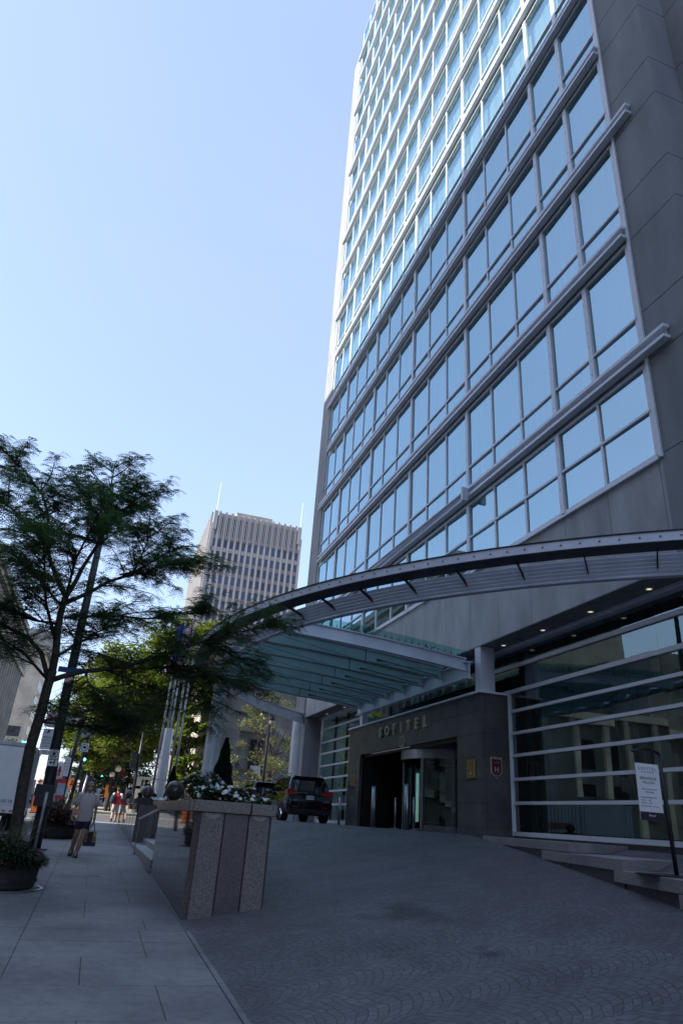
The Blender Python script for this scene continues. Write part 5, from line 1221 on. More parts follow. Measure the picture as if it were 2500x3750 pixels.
# walker in red, from behind
wpose = {k: (v[0], -v[1], v[2]) for k, v in mpose.items()}
wpose.update(wrl=(-.25, .05, .86), pal=(-.25, .05, .78), ell=(-.25, -.02, 1.13), wrr=(.27, .1, .88), par=(.27, .12, .80), anl=(-.12, -.25, .14), tol=(-.12, -.22, .05), knl=(-.1, -.02, .5), anr=(.1, .12, .08), tor=(.1, .24, .03), knr=(.1, .12, .5))
wt, WP = person('walker seen from behind in a red top with white sleeves and grey shorts', 1.32, 41.2, zs(41.2)-.06, wpose, dict(shirt='red_cloth', sleeves='white_cloth', legs='short', bottom='grey_cloth', hair='hair_dark', cut=.8, hem=-.02), 1)
bp = thing('backpack', 'dark blue backpack slung on the red walker\'s left shoulder', 'bag', (1.1, 41.0, 2.0))
obj('bag', MB().ball((1.12, 41.02, zs(41)+1.13), .2, 14, (.85, .6, 1.25)), 'navy_cloth', bp, smooth=True)
obj('strap', MB().tube([(1.12, 41.05, zs(41)+.95), (1.10, 41.02, zs(41)+1.3), (1.2, 41.15, zs(41)+1.49)], .025, 6), 'navy_cloth', bp)
spose = {k: (v[0], -v[1]*.6, v[2]) for k, v in mpose.items()}
spose.update(wrl=(-.23, .02, .86), pal=(-.23, .02, .78), ell=(-.23, .02, 1.13), anl=(-.13, .0, .08), tol=(-.13, .14, .03), knl=(-.11, .02, .5), anr=(.12, 0, .08), tor=(.12, .14, .03), knr=(.1, .02, .5))
person('distant man in a white shirt walking away up the sidewalk', .62, 88, zs(88), spose, dict(shirt='white_cloth', legs='long', bottom='khaki', hair='hair_dark', hem=0), 1)
person('distant passer-by in red farther up the sidewalk', 1.75, 112, zs(112), spose, dict(shirt='red_cloth', legs='long', bottom='navy_cloth', hair='hair_dark'), 1)
person('distant passer-by in dark clothes beside the far planter fence', 1.55, 99, zs(99), spose, dict(shirt='navy_cloth', legs='long', bottom='navy_cloth', hair='hair_dark'), 1)
vpose = dict(spose); vpose.update(anl=(-.42, 0, .08), tol=(-.45, .13, .03), knl=(-.25, .03, .5), anr=(.02, 0, .08))
vt, VP = person('road worker in a yellow vest and khaki trousers by the crossing', -1.45, 59, zs(59)-.1, vpose, dict(shirt='hivis', sleeves='navy_cloth', legs='long', bottom='khaki', hair='hair_dark', hem=.02), 1)

# ================================================================== poles, lamps, signs
ZP = zs(21.7)
LP = thing('lamp_post', 'tall dark street lamp post with parking signs and an arm over the road', 'lamp post', (-1.22, 21.7, ZP))
obj('pole', MB().tube([(-1.19, 21.7, ZP), (-1.2, 21.7, ZP+1.9), (-1.24, 21.7, 2.93), (-1.30, 21.7, 4.8), (-1.32, 21.7, 6.56), (-1.37, 21.7, 10.6)], [.165, .155, .145, .135, .125, .085], 16), 'pole_paint', LP, smooth=True)
obj('base_plate', MB().box(-1.42, -.86, 21.45, 21.95, ZP, ZP+.03), 'pole_paint', LP)
obj('arm', MB().tube([(-1.36, 21.7, 9.35), (-2.0, 21.72, 9.48), (-2.9, 21.75, 9.50)], [.05, .045, .04], 8), 'pole_paint', LP)
obj('luminaire', MB().loft([[(-2.75, 21.68, 9.44), (-2.75, 21.82, 9.44), (-2.75, 21.8, 9.58), (-2.75, 21.7, 9.58)], [(-3.1, 21.58, 9.38), (-3.1, 21.92, 9.38), (-3.1, 21.88, 9.60), (-3.1, 21.62, 9.60)], [(-3.75, 21.62, 9.36), (-3.75, 21.88, 9.36), (-3.75, 21.84, 9.50), (-3.75, 21.66, 9.50)]]), 'pole_paint', LP, bevel=.02)
obj('collar', MB().tube([(-1.22, 21.7, 3.72), (-1.22, 21.7, 3.76)], .16, 16).tube([(-1.235, 21.7, 4.16), (-1.235, 21.7, 4.20)], .155, 16).tube([(-1.235, 21.7, 4.28), (-1.235, 21.7, 4.32)], .155, 16), 'galvanised', LP)
obj('control_box', MB().box(-1.46, -1.0, 21.36, 21.6, 1.55, 2.1), 'pole_paint', LP, bevel=.02)
def panel(name, lab, x0, x1, z0, z1, y, border='ink', cat='sign', group=None, m='sign_white', tilt=0, r=.03):
    t = thing(name, lab, cat, ((x0+x1)/2, y, z0), group)
    pts = []
    for cx, cz, a0 in ((x1-r, z1-r, 0), (x0+r, z1-r, 90), (x0+r, z0+r, 180), (x1-r, z0+r, 270)):
        for k in range(4): a = R(a0+30*k); pts.append((cx+r*math.cos(a), cz+r*math.sin(a)))
    mx, mz = (x0+x1)/2, (z0+z1)/2
    rot = lambda u, v: (mx+(u-mx)*math.cos(tilt)-(v-mz)*math.sin(tilt), mz+(u-mx)*math.sin(tilt)+(v-mz)*math.cos(tilt))
    def pl(s, ya, yb):
        q = [rot(mx+(u-mx)*s, mz+(v-mz)*(1-(1-s)*(x1-x0)/(z1-z0))) for u, v in pts]
        return MB().ext(q[::-1], lambda u, v: (u, ya, v), lambda u, v: (u, yb, v))
    obj('plate', pl(1, y-.004, y+.006), border if border else m, t)
    if border: obj('face', pl(.94, y-.006, y-.0041), m, t)
    return t
def annulus(t, cx, cz, r0, r1, y, m, n=28, name='ring'):
    mb = MB().loft([[(cx+r*math.cos(2*math.pi*k/n), yy, cz+r*math.sin(2*math.pi*k/n)) for r, yy in ((r0, y), (r0, y-.002), (r1, y-.002), (r1, y))] for k in range(n)], closed=True)
    return obj(name, mb, m, t)
def bar(t, p, q, w_, y, m, name='bar'):
    a = Vector((p[0], y, p[1])); b = Vector((q[0], y, q[1])); d = (b-a).normalized(); s = Vector((-d.z, 0, d.x))*w_/2; e = Vector((0, .002, 0))
    return obj(name, MB().add([a-s, b-s, b+s, a+s, a-s+e, b-s+e, b+s+e, a+s+e], [(0, 1, 2, 3), (7, 6, 5, 4), (0, 4, 5, 1), (1, 5, 6, 2), (2, 6, 7, 3), (3, 7, 4, 0)]), m, t)
GS = 'parking signs on the lamp post'; ys = 21.48
t = panel('parking_sign', 'white no parking sign with red ring, topmost plate on the lamp post', -1.66, -1.37, 3.60, 4.02, ys, group=GS)
annulus(t, -1.51, 3.87, .085, .11, ys-.007, 'sign_red'); text('P', .15, (-1.51, ys-.009, 3.87), 'letter', 'ink', t, bold=.004); bar(t, (-1.58, 3.94), (-1.44, 3.80), .022, ys-.013, 'sign_red')
for k, s in enumerate(('7h - 9h', 'LUN. A VEN.', '1 AVRIL AU 1 DEC')): text(s, .048 if k < 2 else .036, (-1.51, ys-.008, 3.735-k*.05), 'lettering', 'ink', t, ext=.001)
t = panel('parking_sign', 'white reserved hotel loading sign with a large P on the lamp post', -1.645, -1.365, 3.0, 3.55, ys, group=GS)
text('P', .15, (-1.50, ys-.008, 3.46), 'letter', 'ink', t, bold=.004)
for k, (s, q) in enumerate((('RESERVE', .06), ('DEBARCADERE', .043), ("D'HOTEL", .062), ('15 min', .06))): text(s, q, (-1.505, ys-.008, 3.32-k*.075), 'lettering', 'ink', t, ext=.001)
t = panel('parking_sign', 'small white exception plate at the bottom of the parking stack', -1.62, -1.365, 2.86, 2.99, ys, group=GS)
for k, s in enumerate(('EXCEPTE', 'PERMIS', 'MUNICIPAL')): text(s, .030, (-1.49, ys-.008, 2.965-k*.036), 'lettering', 'ink', t, ext=.001)
t = panel('truck_route_sign', 'white sign with a green ring around a truck symbol on the lamp post', -1.365, -1.09, 2.76, 3.02, ys-.03, group=GS)
annulus(t, -1.228, 2.89, .085, .108, ys-.037, 'sign_green'); obj('symbol', MB().box(-1.27, -1.185, ys-.04, ys-.037, 2.87, 2.95).box(-1.285, -1.17, ys-.04, ys-.037, 2.835, 2.86).box(-1.28, -1.265, ys-.04, ys-.037, 2.81, 2.84).box(-1.19, -1.175, ys-.04, ys-.037, 2.81, 2.84), 'ink', t)
t = panel('arrow_sign', 'white plate with a bent black arrow under the truck symbol sign', -1.355, -1.075, 2.58, 2.755, ys-.03, group=GS)
obj('arrow', MB().box(-1.26, -1.17, ys-.04, ys-.037, 2.655, 2.685).box(-1.185, -1.155, ys-.04, ys-.037, 2.61, 2.73).add([(-1.25, ys-.038, 2.625), (-1.25, ys-.038, 2.715), (-1.31, ys-.038, 2.67)], [(0, 1, 2)]).add([(-1.20, ys-.038, 2.71), (-1.14, ys-.038, 2.71), (-1.17, ys-.038, 2.75)], [(0, 1, 2)]), 'ink', t)
t = panel('route_sign', 'small red ringed sign high on the lamp post under the blue panel', -1.42, -1.2, 4.86, 5.08, 21.53, group=GS, r=.09)
annulus(t, -1.31, 4.97, .06, .085, 21.52, 'sign_red'); bar(t, (-1.36, 5.02), (-1.26, 4.92), .02, 21.515, 'sign_red')
mat('blue_sign', (.02, .06, .2), .6)
t = thing('blue_panel', 'faded blue horizontal panel crossing the lamp post among the leaves', 'sign', (-1.3, 21.55, 5.2)); obj('plate', MB().box(-1.66, -.97, 21.53, 21.55, 5.16, 5.32), 'blue_sign', t)
# thin galvanised post
t = thing('marker_post', 'short slim galvanised post in front of the lamp post', 'post', (-1.12, 19.6, zs(19.6)))
obj('post', MB().tube([(-1.06, 19.6, zs(19.6)), (-1.07, 19.6, zs(19.6)+1.42)], .035, 10), 'galvanised', t, smooth=True); obj('cap', MB().ball((-1.07, 19.6, zs(19.6)+1.42), .036, 8), 'galvanised', t)
# hydrant sign on a red post, slender dark pole beside the tub
t = thing('red_post', 'thin red post carrying the hydrant sign and a notice', 'post', (-1.38, 33.3, zs(33.3)-.0)); obj('post', MB().box(-1.42, -1.37, 33.28, 33.33, zs(33)-.1, 3.3), 'sign_red', t)
t = panel('hydrant_sign', 'white sign with a red fire hydrant symbol on the thin red post', -1.69, -1.36, 2.60, 3.25, 33.2, border='sign_red')
obj('symbol', MB().box(-1.57, -1.48, 33.18, 33.19, 2.78, 3.02).box(-1.62, -1.43, 33.18, 33.19, 2.92, 2.96).box(-1.60, -1.45, 33.18, 33.19, 2.74, 2.78).ball((-1.525, 33.19, 3.02), .05, 8).add([(-1.59, 33.185, 3.06), (-1.46, 33.185, 3.06), (-1.525, 33.185, 3.14)], [(0, 1, 2)]), 'sign_red', t)
text('RESERVE', .06, (-1.525, 33.185, 2.67), 'lettering', 'sign_red', t, ext=.001)
t = panel('notice_board', 'pale blue notice with red top and bottom bands on the thin red post', -1.47, -1.16, 1.85, 2.62, 33.15, border=None, m='notice_blue' if mat('notice_blue', (.42, .47, .58), .6) else '')
obj('band', MB().box(-1.48, -1.15, 33.135, 33.143, 2.46, 2.64).box(-1.48, -1.15, 33.135, 33.143, 1.83, 1.98), 'sign_red', t)
t = thing('signal_pole', 'dark slender pole right of the farther tub, carrying a time limit sign', 'pole', (-1.0, 34, zs(34)))
obj('pole', MB().tube([(-1.28, 34, zs(34)), (-1.16, 34, 3.4), (-1.08, 34, 5.3)], [.09, .085, .07], 12), 'pole_paint', t, smooth=True)
t = panel('time_limit_sign', 'narrow white sign with black writing on the dark slender pole', -1.42, -1.17, 2.75, 3.55, 33.85)
for k, s in enumerate(('7h-9h', '16h-18h', 'LUN', 'VEN')): text(s, .07, (-1.295, 33.84, 3.42-k*.13), 'lettering', 'ink', t, ext=.001)
t = thing('street_name_sign', 'white street name sign reading Stanley on a black bracket', 'sign', (-1.5, 34, 5.0))
obj('plate', MB().box(-1.86, -1.22, 33.9, 33.93, 5.02, 5.22), 'sign_white', t); text('Stanley', .15, (-1.60, 33.895, 5.12), 'lettering', 'ink', t, ext=.002, bold=.002); annulus(t, -1.31, 5.12, .03, .05, 33.893, 'sign_red', 12)
obj('bracket', MB().box(-1.24, -1.08, 33.86, 34.0, 4.98, 5.03).box(-1.24, -1.08, 33.86, 34.0, 5.12, 5.17).box(-1.12, -1.06, 33.9, 34.05, 4.7, 5.35), 'dark_metal', t)
# pole with grey sign back and green ring sign
t = thing('sign_pole', 'dark pole carrying a blank grey sign back and a green ring sign', 'pole', (-.75, 36, zs(36))); obj('pole', MB().tube([(-1.0, 36, zs(36)), (-.82, 36, 3.0), (-.68, 36, 5.2)], [.09, .08, .06], 12), 'pole_paint', t, smooth=True)
obj('sign_back', MB().box(-1.05, -.52, 35.9, 35.93, 4.62, 5.20), 'galvanised', t) and None
t = panel('truck_route_sign', 'white sign with a green ring hanging below the blank grey sign back', -.97, -.58, 3.95, 4.36, 35.88)
annulus(t, -.775, 4.155, .13, .165, 35.87, 'sign_green'); obj('symbol', MB().box(-.84, -.71, 35.868, 35.872, 4.10, 4.22), 'ink', t)
# pedestrian signals and traffic lights
mat('signal_green', (.02, .3, .2), .4, emit=(.1, 1, .65), estr=2.5); mat('signal_white', (.6, .6, .6), .4, emit=(1, 1, 1), estr=1.5); mat('signal_red', (.3, .02, .02), .4, emit=(1, .1, .05), estr=1)
def signal(lab, x, y, z, s, lit, lamp):
    t = thing('traffic_light', lab, 'traffic light', (x, y, z))
    obj('housing', MB().box(x-.14*s, x+.14*s, y-.08, y+.1, z, z+.85*s), 'dark_metal', t, bevel=.02)
    for k in range(3):
        zc = z+(.16+.27*k)*s
        obj('visor', MB().loft([[(x+r*s*math.cos(R(a)), y-yy, zc+r*s*math.sin(R(a))) for a in range(0, 181, 20)] for r, yy in ((.11, .08), (.11, .22))], caps=False), 'dark_metal', t)
        obj('lens', MB().loft([[(x+r*s*math.cos(2*math.pi*j/14), y-.083, zc+r*s*math.sin(2*math.pi*j/14)) for j in range(14)] for r in (.10, .002)]), lamp if k == lit else 'dark_metal', t)
    return t
signal('traffic light showing green over the crossing', -1.05, 56.6, 4.6, 1.0, 0, 'signal_green')
signal('small traffic light with a green glow beyond the white shirted man', .55, 78, 4.4, 1.1, 0, 'signal_green')
t = thing('traffic_light', 'black double traffic light on a leaning dark pole before the trees', 'traffic light', (2.25, 45, zs(45)))
obj('pole', MB().tube([(2.3, 45, zs(45)-.2), (2.25, 45, 3.9), (2.24, 45, 6.0)], [.10, .09, .07], 12), 'pole_paint', t, smooth=True)
for zz in (4.35, 3.85): obj('housing', MB().loft([[(1.72, 44.8, zz+.42), (2.15, 44.8, zz+.42), (2.15, 45.15, zz+.42), (1.72, 45.15, zz+.42)], [(1.84, 44.8, zz), (2.15, 44.8, zz), (2.15, 45.15, zz), (1.84, 45.15, zz)]]), 'dark_metal', t)
mat('signal_teal', (.0, .2, .2), .4, emit=(.1, 1, .8), estr=2)
t = thing('neon_sign', 'teal glowing shop sign far across the street beside the truck', 'sign', (-8.6, 90, 7)); obj('tubes', MB().box(-8.9, -8.75, 90, 90.1, 6.6, 8.0).box(-8.6, -8.45, 90, 90.1, 6.6, 8.0).box(-8.3, -8.15, 90, 90.1, 6.7, 8.0).box(-8.9, -8.15, 90, 90.1, 6.1, 6.3), 'signal_teal', t); obj('bracket', MB().box(-19.9, -8.1, 90.11, 90.2, 7.2, 7.35), 'dark_metal', t)
# orange construction signs
def osign(lab, x0, x1, z0, z1, y, words, size, grp=None, diamond=False):
    t = thing('construction_sign', lab, 'sign', ((x0+x1)/2, y, z0), grp); cx, cz = (x0+x1)/2, (z0+z1)/2
    if diamond: pts = [(cx, z0), (x1, cz), (cx, z1), (x0, cz)]
    else: pts = [(x0, z0), (x1, z0), (x1, z1), (x0, z1)]
    obj('plate', MB().ext(pts[::-1], lambda u, v: (u, y-.01, v), lambda u, v: (u, y+.01, v)), 'orange', t)
    for k, s in enumerate(words): text(s, size, (cx, y-.014, z1-size*(.8+1.25*k)), 'lettering', 'ink', t, ext=.001)
    return t
GO = 'orange construction signs'
t = osign('small orange diamond sign above the detour sign left of the lamp post', -3.48, -3.12, 2.70, 3.03, 50, [], .1, GO, True); bar(t, (-3.38, 2.80), (-3.22, 2.94), .04, 49.985, 'ink', 'arrow')
t = osign('orange detour sign partly hidden by the lamp post', -3.46, -2.85, 1.97, 2.70, 50, ['DETOUR'], .17, GO); bar(t, (-3.3, 2.15), (-3.0, 2.3), .06, 49.985, 'ink', 'arrow')
t = osign('lower orange metro sign partly hidden by the lamp post', -3.46, -2.85, 1.05, 1.93, 50, ['', 'METRO', 'PEEL'], .17, GO)
po = thing('sign_stand', 'thin stand holding the stacked orange signs', 'stand', (-3.15, 50.03, .9)); obj('leg', MB().box(-3.2, -3.14, 50.015, 50.06, zs(50)-.13, 3.0), 'galvanised', po); obj('foot', MB().box(-3.5, -2.8, 49.8, 50.3, zs(50)-.13, zs(50)-.08), 'dark_metal', po)
t = osign('orange diamond roadwork sign with a digging symbol beyond the pole', -1.95, -1.10, 2.62, 3.42, 55, [], .1, GO, True)
obj('symbol', MB().box(-1.58, -1.48, 54.98, 54.988, 2.98, 3.2).box(-1.66, -1.42, 54.98, 54.988, 2.9, 2.98).ball((-1.55, 54.985, 3.24), .05, 8), 'ink', t); obj('leg', MB().box(-1.55, -1.50, 55.02, 55.06, zs(55)-.13, 3.0), 'galvanised', t)
t = osign('tall narrow orange sign on a pole and black foot up the sidewalk', .92, 1.2, 2.35, 3.3, 62, [], .1, GO); obj('leg', MB().tube([(1.05, 62.03, zs(62)), (1.06, 62.03, 2.6)], .025, 6), 'galvanised', t); obj('foot', MB().box(.45, 1.55, 61.7, 62.4, zs(62), zs(62)+.1), 'rubber', t, bevel=.03)
# dark cabinet and post by the crossing
t = thing('street_cabinet', 'black upright information panel beyond the walking man', 'panel', (-.55, 57.6, zs(57.6))); obj('panel', MB().box(-1.0, -.25, 57.5, 57.75, zs(57)+.1, 3.6), 'dark_metal', t, bevel=.03); obj('frame', MB().box(-1.05, -1.0, 57.48, 57.78, zs(57), 3.65).box(-.25, -.2, 57.48, 57.78, zs(57), 3.65), 'plastic', t)
t = thing('signal_post', 'galvanised crossing signal post in front of the black panel', 'post', (-.65, 53, zs(57))); obj('post', MB().tube([(-.78, 57.1, zs(57)), (-.6, 57.1, 3.7)], .09, 10), 'galvanised', t, smooth=True)
t = thing('hanging_basket', 'dark hanging flower basket over the far sidewalk', 'basket', (.35, 60, 4.0)); V = []
b_ = MB(); rnd = random.Random(9)
for q in range(1200):
    u = Vector((rnd.gauss(0, 1), rnd.gauss(0, 1), rnd.gauss(0, 1))).normalized()*rnd.uniform(.1, .42); p = Vector((.35, 60, 4.15))+Vector((u.x, u.y, u.z*.7)); d = Vector((rnd.uniform(-1, 1), rnd.uniform(-1, 1), rnd.uniform(-1, 1))).normalized()*.06; e = d.cross(Vector((.2, .9, .4))).normalized()*.03
    b_.quad(p-d, p-e, p+d, p+e)
obj('foliage', b_, 'leaf_burgundy', t); obj('bowl', MB().lathe((.35, 60, 3.85), [(.05, 0), (.25, .1), (.32, .25)], 12), 'dark_metal', t); obj('bracket', MB().box(-.2, .35, 59.98, 60.02, 4.5, 4.54).tube([(.35, 60, 4.1), (.35, 60, 4.52)], .01, 4).tube([(-.2, 60, zs(60)), (-.2, 60, 6)], .06, 8), 'pole_paint', t)
# globe lamp
t = thing('globe_lamp', 'black lamp post with two white globes at different heights by the stairs', 'lamp post', (1.45, 60, zs(60)))
obj('post', MB().tube([(1.5, 60, zs(60)), (1.52, 60, 4.2)], [.09, .07], 12), 'pole_paint', t, smooth=True); obj('arm', MB().tube([(1.52, 60, 3.6), (1.2, 60, 3.65), (1.17, 60, 3.8)], .04, 6), 'pole_paint', t)
for x, zz, r in ((1.56, 4.5, .25), (1.18, 4.03, .22)): obj('globe', MB().ball((x, 60, zz), r, 16), 'lamp_globe', t, smooth=True); obj('fitter', MB().cyl(x, 60, zz-r-.05, zz-r+.04, .1, n=12), 'pole_paint', t)
# lantern in front of grey wall
t = thing('street_lamp', 'slim dark lamp post with a hanging cream lantern behind the cars', 'lamp post', (8.95, 40, 1.5))
obj('post', MB().tube([(8.95, 40, 1.2), (8.94, 40, 4.0), (8.93, 40, 8.2)], [.10, .085, .07], 12), 'pole_paint', t, smooth=True); obj('arm', MB().tube([(8.93, 40, 7.5), (9.0, 40, 7.62), (9.08, 40, 7.5), (9.08, 40, 7.25)], .03, 6), 'pole_paint', t)
obj('hood', MB().lathe((9.08, 40, 6.88), [(.21, 0), (.20, .08), (.13, .25), (.05, .38)], 16), 'dark_metal', t); obj('globe', MB().ball((9.08, 40, 6.78), .19, 14, (1, 1, 1.15)), 'cream_glass' if mat('cream_glass', (.62, .52, .33), .3) else '', t, smooth=True)
obj('box', MB().box(8.74, 8.86, 39.95, 40.05, 6.1, 6.5).box(8.80, 9.05, 39.9, 40.1, 3.0, 3.4), 'galvanised', t)
# notice stand on the steps
t = thing('sign_stand', 'black curved sign stand on the steps holding the hanging price board', 'stand', (7.2, 7.75, 1.33))
obj('post', MB().tube([(7.19, 7.75, 1.35), (7.165, 7.75, 2.1), (7.14, 7.75, 2.80)], [.028, .028, .026], 12), 'dark_metal', t, smooth=True)
obj('arm', MB().tube([(7.15, 7.75, 2.80), (7.05, 7.74, 2.835), (6.95, 7.73, 2.85), (6.80, 7.72, 2.83), (6.67, 7.72, 2.79)], [.024, .022, .02, .018, .014], 8), 'dark_metal', t, smooth=True)
obj('base', MB().lathe((7.22, 7.9, 1.327), [(.42, 0), (.42, .012), (.05, .03)], 28), 'dark_metal', t)
obj('hook', MB().box(6.70, 6.722, 7.70, 7.72, 2.60, 2.81), 'dark_metal', t); obj('hook', MB().box(6.985, 7.01, 7.70, 7.72, 2.62, 2.84), 'dark_metal', t)
S = thing('hanging_board', 'white price board reading SOFITEL BIENVENUE WELCOME hanging from the black stand', 'sign', (6.86, 7.70, 1.98))
x0, x1 = 6.68, 7.05; sh = lambda x, z_: (x-(z_-2.3)*0.0, 7.695, z_)
obj('board', MB().box(x0, x1, 7.690, 7.698, 1.96, 2.65), 'sign_white', S); obj('footer', MB().box(x0, x1, 7.686, 7.6895, 1.96, 2.06), 'footer_ink' if mat('footer_ink', (.03, .02, .035), .6) else '', S)
xc = (x0+x1)/2
for s, q, zz, al, xx in (('S O F I T E L', .055, 2.585, 'CENTER', xc), ('HOTELS & RESORTS', .024, 2.545, 'CENTER', xc), ('BIENVENUE', .052, 2.465, 'CENTER', xc), ('WELCOME', .040, 2.415, 'CENTER', xc), ('Stationnement Voiturier', .026, 2.335, 'CENTER', xc), ('Valet Parking', .025, 2.30, 'CENTER', xc),
    ('Restaurant Renoir: 10$', .027, 2.235, 'LEFT', x0+.03), ('1h max - :  15$', .026, 2.20, 'LEFT', x0+.03), ('1h max + :  22$', .026, 2.165, 'LEFT', x0+.03), ('Nuitee/Overnight :  35$ + taxes', .021, 2.128, 'LEFT', x0+.03)):
    text(s, q, (xx, 7.689, zz), 'lettering', 'ink', S, ext=.0006, align=al)
text('Renoir', .04, (xc, 7.685, 2.02), 'lettering', 'sign_white', S, ext=.0006)
mh = thing('drain_cover', 'small dark drain slot in the pavement between man and planter', 'drain', (.33, 16.2, zs(16.2))); obj('cover', MB().box(.25, .46, 16.15, 16.3, zs(16.2)-.02, zs(16.2)+.004), 'dark_metal', mh)

# ================================================================== buildings around
def window_grid(t, rects, axis, pos, depth, m='window_dark', name='window', frame=None):
    """each rect (a0, a1, z0, z1): a glazed opening standing back inside a frame"""
    n = 0; rest = MB()
    for a0, a1, z0, z1 in rects:
        mb = MB() if n < 100 else rest
        if axis == 'y': mb.box(a0, a1, pos, pos+depth, z0, z1)
        else: mb.box(pos, pos+depth, a0, a1, z0, z1)
        if n < 100: obj(name, mb, m, t)
        n += 1
    if rest.v: obj(name, rest, m, t, kind='stuff')
# far tower
TW = thing('office_tower', 'distant pale concrete tower with vertical fins and dark windows', 'building', (33, 195, 5))
mat('tower_white', (.34, .325, .32), .8, var=.05); mat('tower_band', (.23, .195, .19), .8, var=.06); mat('tower_glass', (.055, .065, .12), .25, var=.35, scale=.12, spec=.5)
X0, X1, YF, ZT, RZ = 19.0, 47.4, 195.0, 82.0, 3.86
obj('core', MB().box(X0+.5, X1-.5, YF+.6, YF+48, 0, ZT+5.0), 'tower_band', TW)
NBY = 15; bw = (X1-X0)/NBY; rects = []
for k in range(22):
    zt = ZT-3.0-RZ*k
    for j in range(NBY): rects.append((X0+bw*j+.36, X0+bw*(j+1)-.36, zt-2.6, zt))
window_grid(TW, rects, 'y', YF+.35, .2, 'tower_glass')
fn = MB(); 
for j in range(NBY+1): fn.box(X0+bw*j-.36, X0+bw*j+.36, YF+.08, YF+.7, 0, ZT+(6.3 if 0 < j < NBY else 2.0))
for j in range(NBY):
    for q in (.34, .66): 
        if 0 < j < NBY-1: fn.box(X0+bw*(j+q)-.10, X0+bw*(j+q)+.10, YF+.0, YF+.55, ZT-2.6, ZT+5.6)
obj('fin', fn, 'tower_white', TW)
bn = MB()
for k in range(22): bn.box(X0, X1, YF+.25, YF+.58, ZT-3.0-RZ*k+.01, ZT-3.0-RZ*k+1.30)
obj('spandrel', bn, 'tower_band', TW)
ar = MB()
for j in range(NBY): ar.box(X0+bw*j+.5, X0+bw*(j+1)-.5, YF+.2, YF+.6, ZT-3.0-RZ*1-.1, ZT-3.0-RZ+1.25)
obj('arched_panel', ar, 'tower_white', TW)
tg = MB()
for j in range(1, NBY-1): tg.box(X0+bw*j+.42, X0+bw*(j+1)-.42, YF+.5, YF+.59, ZT-1.6, ZT+4.4)
obj('attic_window', tg, 'tower_glass', TW)
tp = MB().box(X0-.2, X0+.8, YF+.2, YF+48.3, 0, ZT+1.6)
for q in range(24): tp.box(X0-.8, X0-.2, YF+1+q*2, YF+1.7+q*2, 0, ZT+6.0)
tp.box(X0, X0+1.2, YF-.02, YF+.8, ZT, ZT+6.3).box(X1-1.2, X1, YF-.02, YF+.8, ZT, ZT+6.0)
obj('side_wall', tp, 'tower_white', TW)
obj('parapet', MB().box(X0+bw, X1-bw, YF+.1, YF+.5, ZT+4.4, ZT+5.7), 'tower_band', TW)
obj('roof_house', MB().box(X0+8, X0+20, YF+8, YF+22, ZT+5, ZT+10.5), 'beige_stone', TW)
for x, h in ((X0+.6, 14.5), (X1-.4, 13)): obj('mast', MB().tube([(x, YF+.4, ZT), (x, YF+.4, ZT+6+h-4)], [.16, .08], 6), 'white_metal', TW)
# grey stone neighbour
NS = thing('stone_building', 'neighbouring stone building with a shaded grey wall and sunlit street front', 'building', (14, 57, 1.3))
z0 = zs(57)-.1; HN = 15.5
wl = MB(); rd = random.Random(4); z = z0
while z < HN:
    x = 8.5; h = .62; off = rd.uniform(0, .8)
    xs5 = [8.5]+[8.9+off+q*1.25 for q in range(20)]+[32]
    for a, b in zip(xs5, xs5[1:]):
        cut = [(11.45, 12.45, 10.85-1.7, 10.85), (11.45, 12.45, 7.6, 9.45), (11.3, 12.6, 3.9, 7.4)]
        if not any(a < c1 and b > c0 and z < c3 and z+h > c2 for c0, c1, c2, c3 in [(11.5, 12.4, 9.55, 11.2), (11.5, 12.4, 4.8, 7.5)]): wl.box(a+.004, b-.004, 57+rd.uniform(-.006, .006), 57.3, z+.004, z+h-.004)
    z += h
obj('wall', wl, 'grey_stone', NS, bevel=.004)
obj('wall_core', MB().box(8.8, 32, 57.31, 85, z0, HN), 'grey_stone', NS)
for a, b, c, d in ((11.5, 12.4, 9.55, 11.2), (11.5, 12.4, 4.8, 7.5)):
    f_ = obj('window', MB().box(a-.1, b+.1, 57.15, 57.3, c, d), 'window_dark', NS); obj('frame', MB().box(a-.05, b+.05, 57.05, 57.14, c-.12, c).box((a+b)/2-.03, (a+b)/2+.03, 57.08, 57.14, c, d).box(a, b, 57.08, 57.14, (c+d)/2-.03, (c+d)/2+.03), 'tower_band', f_)
obj('cooler', MB().box(11.55, 12.35, 56.75, 57.2, 4.85, 5.45), 'white_metal', NS, bevel=.02)
sf = MB(); sf.box(8.3, 8.8, 57, 85, z0, HN)
for q in range(11): sf.tube([(8.15, 58.2+q*2.5, 3.2), (8.15, 58.2+q*2.5, 13)], [.38, .33], 12); sf.box(7.7, 8.4, 57.8+q*2.5, 58.6+q*2.5, 2.4, 3.2); sf.box(7.75, 8.4, 57.85+q*2.5, 58.55+q*2.5, 13, 13.5)
sf.box(7.6, 8.5, 56.9, 85, 13.5, 14.4); sf.box(7.3, 8.5, 56.7, 85.2, 14.4, 14.9); sf.box(7.5, 8.4, 57, 85, 1.2, 2.4); sf.box(8.0, 8.4, 57, 85, 7.6, 8.2)
obj('street_front', sf, 'white_stone', NS)
obj('cornice', MB().box(8.81, 32.3, 56.7, 57.3, HN-.9, HN-.4).box(8.81, 32.3, 56.5, 57.3, HN-.4, HN), 'grey_stone', NS)
rects = []
for q in range(10): rects += [(59.0+q*2.5, 60.1+q*2.5, 3.5, 7.2), (59.0+q*2.5, 60.1+q*2.5, 8.6, 12.6)]
window_grid(NS, rects, 'x', 8.25, .04)
